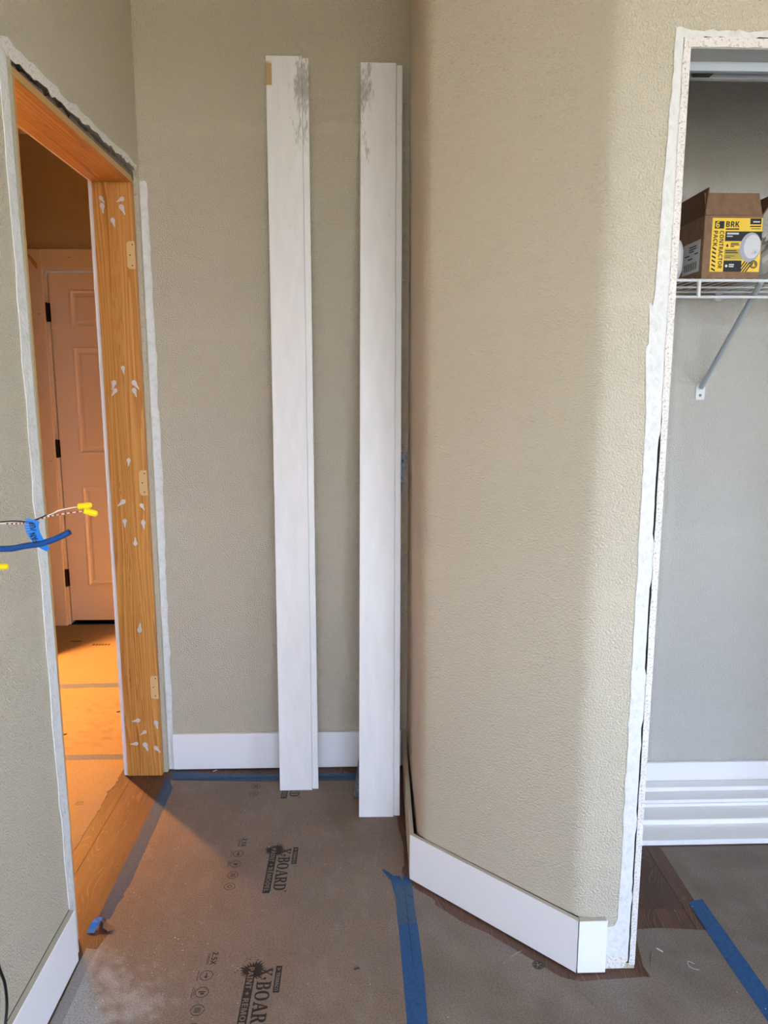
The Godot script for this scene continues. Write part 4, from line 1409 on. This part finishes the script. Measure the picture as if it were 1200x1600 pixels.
		if i == 2:
			st = tool()
			for q in [[-1.48, 3.98, 0.10], [-1.33, 3.93, 0.14], [-1.62, 4.04, 0.06]]:
				for k in 6:
					var xx: float = q[0] + q[2] * k / 6.0
					prism(st, PackedVector2Array([Vector2(xx, q[1]), Vector2(xx + q[2] / 9.0, q[1] + 0.006), Vector2(xx + q[2] / 12.0, q[1] + 0.03), Vector2(xx - 0.002, q[1] + 0.022)]), on_floor(0.0014), 0.0003)
			obj("smudged_print", st, M.ink_thin, h)
		if i == 1:
			st = tool()
			for q in [[-1.225, 2.90, 0.022, 0.008], [-1.235, 2.855, 0.010, 0.005], [-1.06, 3.12, 0.014, 0.006]]:
				prism(st, ngon(Vector2(q[0], q[1]), q[2], q[3], 9, 0.5), on_floor(0.0014), 0.0012)
			obj("dark_spot", st, M.crack, h)


func printed_logo(a: Node3D, z: float, y: float) -> void:
	# z: where the big word begins; it reads towards the camera, its top towards +x
	var g := Node3D.new()
	g.name = "printed_logo"
	g.position = Vector3(0, y, z)
	a.add_child(g, true)
	# local plane: X reads along +z, Y along +x, Z up
	var xf := Transform3D(Basis(Vector3(0, 0, 1), Vector3(1, 0, 0), Vector3(0, 1, 0)), Vector3.ZERO)
	var st := tool()
	prism(st, rect2(0.012, -0.283, 0.207, -0.262), xf, 0.0003)
	obj("slogan_bar", st, M.ink, g)
	st = tool()
	var rr := RandomNumberGenerator.new()
	rr.seed = 77
	var c := Vector2(0.010, -0.268)
	var pts := PackedVector2Array()
	for k in 44:
		var ang := TAU * k / 44.0
		var rad := 0.021 + (rr.randf_range(0.004, 0.015) if k % 2 else 0.0) + 0.003 * sin(ang * 3.0)
		pts.append(c + Vector2(rad * cos(ang) * 0.95, rad * sin(ang)))
	prism(st, pts, xf, 0.0003)
	for k in 30:
		var ang := rr.randf_range(0, TAU)
		var rad := rr.randf_range(0.026, 0.047)
		prism(st, ngon(c + Vector2(rad * cos(ang), rad * sin(ang)), rr.randf_range(0.001, 0.003), rr.randf_range(0.0006, 0.0016), 7, ang), xf, 0.0003)
	obj("splatter", st, M.ink, g)
	var lift := Transform3D(xf.basis, Vector3(0, 0.0002, 0))
	lettering("slogan_lettering", "PAINT + REMODEL", g, lift * Transform3D(Basis(), Vector3(0.000, -0.2795, 0)), 0.200, 0.0135, M.kraft_letter)
	lettering("name_lettering", "X·BOARD", g, xf * Transform3D(Basis(), Vector3(0.0, -0.2545, 0)), 0.195, 0.0345, M.ink, true, "Droid Serif")
	lettering("name_trademark", "™", g, xf * Transform3D(Basis(), Vector3(0.197, -0.221, 0)), 0.006, 0.004, M.ink)
	st = tool()
	prism(st, rect2(-0.003, -0.2135, 0.079, -0.1985), xf, 0.0003)
	obj("maker_bar", st, M.ink, g)
	lettering("maker_lettering", "TRIMACO", g, lift * Transform3D(Basis(), Vector3(0.018, -0.2105, 0)), 0.057, 0.0085, M.kraft_letter)
	st = tool()
	prism(st, PackedVector2Array([Vector2(0.003, -0.211), Vector2(0.013, -0.206), Vector2(0.003, -0.201), Vector2(0.006, -0.206)]), lift, 0.0002)
	obj("maker_arrow", st, M.kraft_letter, g)
	# the column of little icons on the left
	lettering("icon_lettering", "2.5X", g, xf * Transform3D(Basis(), Vector3(-0.054, -0.378, 0)), 0.042, 0.0150, M.ink_thin)
	st = tool()
	for q in [[-0.052, -0.3835, 0.040], [-0.050, -0.387, 0.036], [0.006, -0.400, 0.032], [0.058, -0.402, 0.030], [0.060, -0.398, 0.022]]:
		prism(st, rect2(q[0], q[1], q[0] + q[2], q[1] + 0.0014), xf, 0.0003)
	obj("caption_line", st, M.ink_thin, g)
	for k in 4:
		st = tool()
		var cc := Vector2(0.022 + k * 0.051, -0.379)
		ring(st, cc, 0.0142, 0.0158, xf, 0.0003)
		match k:
			0:
				prism(st, rect2(cc.x - 0.008, cc.y - 0.0015, cc.x + 0.004, cc.y + 0.0015), xf, 0.0003)
				prism(st, PackedVector2Array([cc + Vector2(0.003, -0.006), cc + Vector2(0.010, 0), cc + Vector2(0.003, 0.006)]), xf, 0.0003)
			1:
				prism(st, rect2(cc.x - 0.003, cc.y - 0.008, cc.x, cc.y + 0.008), xf, 0.0003)
				prism(st, ngon(cc + Vector2(0.004, 0.001), 0.003, 0.005, 10), xf, 0.0003)
			2:
				for m in 3:
					prism(st, rect2(cc.x - 0.006 + m * 0.005, cc.y - 0.007, cc.x - 0.0035 + m * 0.005, cc.y + 0.007), xf, 0.0003)
			3:
				ring(st, cc, 0.005, 0.007, xf, 0.0003, 6)
		obj("icon", st, M.ink_thin, g)


# ------------------------------------------------------------------ tapes
func strip_of(pts: Array, y: float, h := 0.00035) -> SurfaceTool:
	var st := tool()
	prism(st, PackedVector2Array(pts), on_floor(y), h)
	return st


func build_tapes() -> void:
	var o := thing("masking_tape", "blue masking tape strip along the doorway threshold, ending in a crumpled tail", "tape")
	var l := jag(Vector2(-0.7125, 2.560), Vector2(-0.709, 1.815), 0.09, 0.0006) + [Vector2(-0.708, 1.815)]
	var r := jag(Vector2(-0.676, 1.812), Vector2(-0.664, 1.93), 0.015, 0.0022) + jag(Vector2(-0.664, 1.95), Vector2(-0.672, 2.545), 0.09, 0.0006)
	obj("strip", strip_of(l + r, 0.0016), M.tape_dusty, o)
	# crumpled end: folded ribbon standing up a little
	var st := tool()
	ribbon(st, [Vector3(-0.700, 0.004, -1.812), Vector3(-0.702, 0.016, -1.800), Vector3(-0.704, 0.014, -1.785), Vector3(-0.707, 0.006, -1.772), Vector3(-0.709, 0.003, -1.760)], [0.008, 0.012, 0.021, 0.024, 0.021], Vector3(1, 0.1, 0.35))
	ribbon(st, [Vector3(-0.690, 0.003, -1.806), Vector3(-0.693, 0.020, -1.797), Vector3(-0.697, 0.017, -1.789), Vector3(-0.701, 0.010, -1.784)], [0.012, 0.018, 0.022, 0.020], Vector3(0.9, 0.2, 0.5))
	obj("crumpled_tail", st, M.tape_bright, o)

	o = thing("masking_tape", "blue masking tape strip along the back baseboard, behind the leaning boards", "tape")
	obj("strip", strip_of([Vector2(-0.705, 2.588), Vector2(-0.64, 2.592), Vector2(-0.56, 2.570), Vector2(-0.39, 2.560), Vector2(0.06, 2.557), Vector2(0.125, 2.557), Vector2(0.125, 2.505), Vector2(-0.027, 2.506), Vector2(-0.383, 2.509), Vector2(-0.684, 2.527)], 0.0018), M.tape_dusty, o)
	st = tool()
	ribbon(st, curve([Vector3(-0.69, 0.0023, -2.533), Vector3(-0.52, 0.0045, -2.536), Vector3(-0.3, 0.003, -2.535), Vector3(-0.1, 0.0042, -2.532), Vector3(0.12, 0.0023, -2.531)], 6), [0.006], Vector3(0, 0.15, 1))
	obj("wrinkle", st, M.tape, o)

	o = thing("masking_tape", "blue masking tape strip in the middle of the floor, with torn forked end", "tape")
	var a := [Vector2(0.056, 1.996), Vector2(0.063, 1.997), Vector2(0.088, 1.968), Vector2(0.106, 1.966), Vector2(0.114, 1.942), Vector2(0.119, 1.973), Vector2(0.128, 1.958), Vector2(0.139, 1.94)]
	a += jag(Vector2(0.138, 1.925), Vector2(0.1395, 1.78), 0.03, 0.0008)
	a += [Vector2(0.1435, 1.755), Vector2(0.1455, 1.60), Vector2(0.1425, 1.45), Vector2(0.1450, -1.2), Vector2(0.0990, -1.2), Vector2(0.096, 1.45), Vector2(0.0945, 1.60)]
	a += jag(Vector2(0.0925, 1.75), Vector2(0.090, 1.90), 0.04, 0.0006) + [Vector2(0.080, 1.945)]
	obj("strip", strip_of(a, 0.0016), M.tape, o)
	st = tool()
	prism(st, PackedVector2Array([Vector2(0.1165, 1.94), Vector2(0.1175, 1.94), Vector2(0.1195, 1.80), Vector2(0.122, 1.62), Vector2(0.1205, 1.62), Vector2(0.1175, 1.80)]), on_floor(0.00195), 0.0002)
	prism(st, PackedVector2Array([Vector2(0.122, 1.885), Vector2(0.139, 1.872), Vector2(0.139, 1.870), Vector2(0.123, 1.881)]), on_floor(0.00195), 0.0002)
	obj("tear_line", st, mat(Color(0.08, 0.18, 0.36), 0.7), o)
	st = tool()
	prism(st, PackedVector2Array([Vector2(0.091, 1.765), Vector2(0.1405, 1.77), Vector2(0.1395, 1.93), Vector2(0.089, 1.92)]), on_floor(0.00192), 0.0002)
	obj("dusty_end", st, M.tape_dusty, o)

	o = thing("masking_tape", "bright blue masking tape strip at the closet opening, lower right", "tape")
	obj("strip", strip_of([Vector2(0.893, 1.826), Vector2(0.902, 1.829), Vector2(0.908, 1.835), Vector2(0.932, 1.838), Vector2(0.938, 1.842), Vector2(0.940, 1.75), Vector2(0.945, 1.60), Vector2(0.952, 1.40), Vector2(1.02, -0.8), Vector2(0.973, -0.8), Vector2(0.903, 1.40), Vector2(0.896, 1.60)], 0.0014), M.tape, o)

	o = thing("masking_tape", "grey strip of tape across the hall floor nearest the doorway", "tape", Vector3.ZERO, "")
	obj("strip", strip_of([Vector2(-2.5, 2.685), Vector2(-2.5, 2.727), Vector2(-0.862, 2.730), Vector2(-0.862, 2.690)], 0.0016), M.tape_grey, o)
	o = thing("masking_tape", "grey strip of tape across the hall floor nearer the panelled door", "tape")
	obj("strip", strip_of([Vector2(-2.5, 3.383), Vector2(-2.5, 3.437), Vector2(-1.40, 3.436), Vector2(-1.27, 3.443), Vector2(-0.9, 3.441), Vector2(-0.9, 3.394), Vector2(-1.27, 3.394), Vector2(-1.40, 3.385)], 0.0016), M.tape_grey, o)


func ribbon(st: SurfaceTool, pts: Array, widths: Array, across: Vector3) -> void:
	# a thin band with both faces
	var n := pts.size()
	for i in n - 1:
		var w0: float = widths[mini(i, widths.size() - 1)] / 2.0
		var w1: float = widths[mini(i + 1, widths.size() - 1)] / 2.0
		var t: Vector3 = (pts[i + 1] - pts[i]).normalized()
		var s := (across - t * across.dot(t)).normalized()
		var nn := s.cross(t).normalized()
		var d := nn * 0.0002
		for k in [1.0, -1.0]:
			face(st, [pts[i] - s * w0 + d * k, pts[i] + s * w0 + d * k, pts[i + 1] + s * w1 + d * k, pts[i + 1] - s * w1 + d * k], nn * k)


# ------------------------------------------------------------------ leaning boards
func uvbox(st: SurfaceTool, poly: PackedVector2Array, length: float, w: float) -> void:
	# cross-section poly in x-z (z outward), pushed up along y; uv: u across, v from the top down
	var n := poly.size()
	for i in n:
		var a := poly[i]
		var b := poly[(i + 1) % n]
		var d := (b - a).normalized()
		var nn := Vector3(d.y, 0, -d.x)
		var p := [Vector3(a.x, 0, a.y), Vector3(b.x, 0, b.y), Vector3(b.x, length, b.y), Vector3(a.x, length, a.y)]
		var uv := [Vector2(a.x / w, 1), Vector2(b.x / w, 1), Vector2(b.x / w, 0), Vector2(a.x / w, 0)]
		var c: Vector3 = (p[1] - p[0]).cross(p[2] - p[0])
		for k in ([0, 2, 1, 0, 3, 2] if c.dot(nn) > 0 else [0, 1, 2, 0, 2, 3]):
			st.set_normal(nn)
			st.set_uv(uv[k])
			st.add_vertex(p[k])
	var t := Geometry2D.triangulate_polygon(poly)
	for i in range(0, t.size(), 3):
		for y in [0.0, length]:
			var q := []
			for k in 3:
				q.append(Vector3(poly[t[i + k]].x, y, poly[t[i + k]].y))
			st.set_uv(Vector2(0.5, 0.6))
			face(st, q, Vector3(0, 1 if y > 0 else -1, 0))


func leaning_board(label: String, foot_l: Vector2, head_l: Vector2, m: Material) -> void:
	# foot_l: x, z of the front left edge on the floor; head_l: the same at the top
	var length := 2.438
	var o := thing("shiplap_board", label, "board", Vector3(foot_l.x, 0.0, foot_l.y), "white boards leaning in the alcove")
	var run := head_l.y - foot_l.y
	var side := head_l.x - foot_l.x
	var up := Vector3(side, sqrt(length * length - run * run - side * side), run).normalized()
	var right := Vector3(1, -up.x / up.y, 0).normalized()
	o.basis = Basis(right, up, right.cross(up).normalized())
	o.position.y = 0.0012 + maxf(0.0, 0.017 * o.basis.z.y)
	var st := tool()
	var e := 0.0012
	uvbox(st, PackedVector2Array([Vector2(0, -0.0178), Vector2(0.1137, -0.0178), Vector2(0.1137, -e), Vector2(0.1137 - e, 0), Vector2(e, 0), Vector2(0, -e)]), length, 0.1137)
	obj("face", st, m, o)
	st = tool()
	uvbox(st, PackedVector2Array([Vector2(0.1137, -0.0178), Vector2(0.1345, -0.0178), Vector2(0.1345, -0.0095), Vector2(0.1335, -0.0085), Vector2(0.1160, -0.0085), Vector2(0.1156, -0.0135), Vector2(0.1137, -0.0135)]), length - 0.002, 0.1345)
	obj("lap_edge", st, m, o)


func build_leaning() -> void:
	leaning_board("tall white board leaning on the back wall, with a tan spot at its top", Vector2(-0.2905, -2.444), Vector2(-0.2945, -2.588), scuffed(81, 0.92, true))
	leaning_board("tall white board leaning in the alcove corner in front of a metal strip", Vector2(-0.0126, -2.268), Vector2(0.0065, -2.588), scuffed(82, 0.10))
	# galvanised angle strip behind it
	var foot := Vector3(-0.031, 0.0015, -2.398)
	var head := Vector3(0.139, 1.178, -2.600)
	var o := thing("metal_strip", "grey galvanised metal angle strip leaning slantwise behind the corner board", "metal strip", foot)
	var up := (head - foot).normalized()
	var right := (Vector3(1, 0, 0.1) - up * up.x).normalized()
	right = (right - up * right.dot(up)).normalized()
	o.basis = Basis(right, up, right.cross(up).normalized())
	var len_ := foot.distance_to(head)
	var st := tool()
	var holes := [Vector2(0.0, 0.0), Vector2(0.022, 0.004), Vector2(0.022, len_), Vector2(0.014, len_), Vector2(0.012, len_ - 0.006), Vector2(0.009, len_ - 0.006), Vector2(0.007, len_), Vector2(0.0, len_)]
	prism(st, PackedVector2Array(holes), Transform3D(), 0.0009)
	obj("flange", st, M.zinc, o)
	st = tool()
	prism(st, rect2(0, 0, 0.022, len_), Transform3D(Basis(Vector3(0, 0, 1), Vector3(0, 1, 0), Vector3(-1, 0, 0)), Vector3(0.0009, 0, 0.0009)), 0.0009)
	obj("flange", st, M.zinc, o)
	st = tool()
	for k in 20:
		prism(st, ngon(Vector2(0.011, len_ - 0.03 - k * 0.058), 0.003, 0.0042, 10), Transform3D(Basis(), Vector3(0, 0, 0.0009)), 0.0002)
	obj("hole", st, M.crack, o)


# ------------------------------------------------------------------ wires
func wire_nut(label: String, at: Vector3, dir: Vector3, group: String) -> void:
	var o := thing("wire_nut", label, "wire nut", at, group)
	var z := dir.normalized()
	var x := z.cross(Vector3.UP).normalized()
	var xf := Transform3D(Basis(x, z.cross(x), z), Vector3.ZERO)
	var st := tool()
	lathe(st, [Vector2(0.0, 0.0012), Vector2(0.0034, 0.0012), Vector2(0.0044, 0.0), Vector2(0.0054, 0.0005), Vector2(0.0053, 0.006), Vector2(0.0044, 0.0195), Vector2(0.0037, 0.0215), Vector2(0.0, 0.022)], xf, 18)
	obj("cap", st, M.yellow, o)
	st = tool()
	for k in 8:
		var b := xf * Transform3D(Basis(Vector3(0, 0, 1), TAU * k / 8), Vector3.ZERO)
		box(st, Vector3(0.0042, -0.0004, 0.004), Vector3(0.0053, 0.0004, 0.0195), 0.0002, b)
	obj("grip_rib", st, M.yellow, o)


func build_wires() -> void:
	var zw := -1.25
	var o := thing("blue_tube", "thick dark blue cable end sticking out at the left edge of the picture", "cable")
	var st := tool()
	var pts := curve([Vector3(-0.716, 1.138, zw + 0.03), Vector3(-0.68, 1.131, zw + 0.012), Vector3(-0.628, 1.130, zw), Vector3(-0.607, 1.132, zw), Vector3(-0.585, 1.133, zw), Vector3(-0.564, 1.137, zw), Vector3(-0.542, 1.140, zw), Vector3(-0.521, 1.146, zw), Vector3(-0.504, 1.153, zw), Vector3(-0.489, 1.1605, zw)], 6)
	tube(st, pts, 0.0053, 14)
	obj("jacket", st, M.blue_pvc, o)
	st = tool()
	tube(st, [pts[-1] - Vector3(0.0001, 0, 0), pts[-1] + (pts[-1] - pts[-2]).normalized() * 0.0006], 0.0036, 12)
	obj("cut_end", st, mat(Color(0.02, 0.12, 0.25), 0.8), o)

	o = thing("wire_pair", "thin white and red striped wires reaching out to two yellow caps", "wires")
	st = tool()
	var w1 := curve([Vector3(-0.716, 1.182, zw + 0.02), Vector3(-0.66, 1.176, zw + 0.005), Vector3(-0.603, 1.1765, zw), Vector3(-0.576, 1.179, zw), Vector3(-0.557, 1.179, zw), Vector3(-0.533, 1.185, zw), Vector3(-0.517, 1.191, zw), Vector3(-0.499, 1.1985, zw), Vector3(-0.468, 1.2035, zw)], 6)
	tube(st, w1, 0.0011, 8)
	obj("white_wire", st, M.wire_white, o)
	st = tool()
	var w2 := curve([Vector3(-0.716, 1.180, zw + 0.022), Vector3(-0.66, 1.173, zw + 0.008), Vector3(-0.603, 1.1755, zw + 0.002), Vector3(-0.576, 1.1755, zw + 0.002), Vector3(-0.558, 1.1775, zw + 0.001), Vector3(-0.533, 1.184, zw + 0.001), Vector3(-0.512, 1.189, zw + 0.001), Vector3(-0.486, 1.193, zw), Vector3(-0.458, 1.1963, zw)], 6)
	tube(st, w2, 0.0011, 8)
	obj("striped_wire", st, M.wire_white, o)
	st = tool()
	for i in range(14, w2.size() - 1, 2):
		var a: Vector3 = w2[i]
		var b: Vector3 = w2[i].lerp(w2[i + 1], 0.8)
		tube(st, [a, b], 0.00125, 8)
	obj("red_stripe", st, M.wire_red, o)
	st = tool()
	tube(st, curve([Vector3(-0.716, 1.178, zw + 0.023), Vector3(-0.66, 1.1745, zw + 0.006), Vector3(-0.585, 1.1795, zw + 0.001), Vector3(-0.557, 1.1785, zw + 0.002), Vector3(-0.54, 1.183, zw + 0.002), Vector3(-0.524, 1.1895, zw + 0.001)], 6), 0.0012, 8)
	obj("dark_sheath", st, M.wire_black, o)

	wire_nut("upper of the two yellow wire caps at the ends of the wires", Vector3(-0.471, 1.2035, zw), Vector3(1, 0.14, 0.1), "yellow wire caps")
	wire_nut("lower of the two yellow wire caps at the ends of the wires", Vector3(-0.461, 1.1965, zw + 0.002), Vector3(1, -0.24, 0.1), "yellow wire caps")
	wire_nut("lone yellow wire cap at the left edge of the picture below the blue cable", Vector3(-0.6165, 1.1015, zw), Vector3(1, 0.05, 0.1), "yellow wire caps")
	o = thing("short_wire", "short wire running to the lone yellow cap at the left edge", "wire")
	st = tool()
	tube(st, curve([Vector3(-0.716, 1.115, zw + 0.02), Vector3(-0.67, 1.104, zw + 0.008), Vector3(-0.614, 1.1015, zw)], 6), 0.0012, 8)
	obj("white_wire", st, M.wire_white, o)

	# the flag of tape folded over the wires, with hand lettering
	o = thing("tape_flag", "blue tape flag with handwriting folded round the wires", "tape")
	st = tool()
	var f0 := [Vector3(-0.546, 1.1825, zw + 0.004), Vector3(-0.548, 1.174, zw + 0.006), Vector3(-0.547, 1.163, zw + 0.006), Vector3(-0.543, 1.150, zw + 0.003), Vector3(-0.5375, 1.138, zw - 0.002), Vector3(-0.530, 1.128, zw - 0.008)]
	ribbon(st, curve(f0, 3), [0.022, 0.0225, 0.023, 0.023, 0.023, 0.0225, 0.022, 0.021, 0.0205, 0.020, 0.019, 0.018, 0.016, 0.014, 0.012, 0.010], Vector3(1, 0.12, 0.0))
	obj("flag", st, M.tape_bright, o)
	# written along the flag, reading upwards
	var glyphs := [["FAN", Vector3(-0.5375, 1.146, zw + 0.0072), 0.34, 0.017], ["/UP", Vector3(-0.5400, 1.1645, zw + 0.0078), 0.12, 0.016]]
	for gl in glyphs:
		var rd := Vector3(-sin(gl[2]), cos(gl[2]), 0.10).normalized()
		var upv := Vector3(-cos(gl[2]), -sin(gl[2]), 0.0)
		upv = (upv - rd * upv.dot(rd)).normalized()
		lettering("handwriting", gl[0], o, Transform3D(Basis(rd, upv, rd.cross(upv)), gl[1]), gl[3], 0.0095, M.wire_black, true)

	o = thing("black_cord", "black power cord hanging down at the lower left edge", "cord")
	st = tool()
	tube(st, curve([Vector3(-0.690, 0.95, -1.00), Vector3(-0.697, 0.60, -1.20), Vector3(-0.698, 0.38, -1.275), Vector3(-0.698, 0.297, -1.296), Vector3(-0.697, 0.255, -1.307), Vector3(-0.6965, 0.21, -1.306), Vector3(-0.697, 0.17, -1.292), Vector3(-0.694, 0.10, -1.26), Vector3(-0.690, 0.02, -1.2), Vector3(-0.66, 0.006, -1.08)], 6), 0.0028, 10)
	obj("jacket", st, M.black, o)


func build_debris() -> void:
	# staples and slivers that can be told apart, then the dust of crumbs
	var st := tool()
	tube(st, curve([Vector3(0.812, 0.0022, -1.607), Vector3(0.800, 0.0030, -1.615), Vector3(0.795, 0.0035, -1.600), Vector3(0.804, 0.0030, -1.590), Vector3(0.816, 0.0022, -1.588)], 5), 0.0009, 6)
	tag(obj("staple", st, M.steel), "bent wire staple lying on the brown paper left of the closet tape", "staple")
	st = tool()
	box(st, Vector3(-0.0085, 0.0, -0.0016), Vector3(0.0085, 0.0022, 0.0016), 0.0006)
	var chip := obj("wood_splinter", st, M.label_white)
	chip.position = Vector3(0.745, 0.0011, -1.655)
	chip.rotation.y = -0.85
	tag(chip, "white splinter lying on the paper beside the wall end", "splinter")
	st = tool()
	box(st, Vector3(-0.009, 0.0, -0.002), Vector3(0.009, 0.002, 0.002), 0.0006)
	chip = obj("wood_splinter", st, M.wire_white)
	chip.position = Vector3(-0.545, 0.0004, -2.592)
	chip.rotation.y = 0.7
	tag(chip, "pale splinter on the bare floor below the back baseboard", "splinter")
	st = tool()
	box(st, Vector3(-0.007, 0.0, -0.002), Vector3(0.007, 0.002, 0.002), 0.0006)
	chip = obj("wood_splinter", st, M.ink_thin)
	chip.position = Vector3(-0.017, 0.0015, -1.618)
	chip.rotation.y = 0.35
	tag(chip, "dark splinter on the brown board left of the middle blue strip", "splinter")
	# crumbs of plaster
	var crumb := tool()
	box(crumb, Vector3(-0.5, 0.0, -0.4), Vector3(0.5, 0.6, 0.4), 0.2)
	crumb.set_material(M.label_white)
	var mm := MultiMesh.new()
	mm.transform_format = MultiMesh.TRANSFORM_3D
	mm.mesh = crumb.commit()
	mm.instance_count = 240
	for i in 240:
		var px := rng.randf_range(-0.67, 1.2)
		var pz := rng.randf_range(-2.45, -1.40)
		if i % 2:
			px = clampf(rng.randfn(-0.52, 0.14), -0.665, 0.05)
			pz = clampf(rng.randfn(-1.62, 0.14), -2.3, -1.40)
		var inside_wall := px > 0.09 and (pz < -1.55 if px < 0.72 else pz < -1.9)
		if inside_wall:
			px = rng.randf_range(-0.6, 0.05)
		var s := rng.randf_range(0.0009, 0.0021) * (1.5 if i % 17 == 0 else 1.0)
		mm.set_instance_transform(i, Transform3D(Basis(Vector3.UP, rng.randf() * TAU).scaled(Vector3(s, s, s)), Vector3(px, 0.0014, pz)))
	var mi := MultiMeshInstance3D.new()
	mi.name = "plaster_crumbs"
	mi.multimesh = mm
	add_child(mi)
	tag(mi, "white plaster crumbs scattered over the brown floor coverings", "crumbs", "", "stuff")
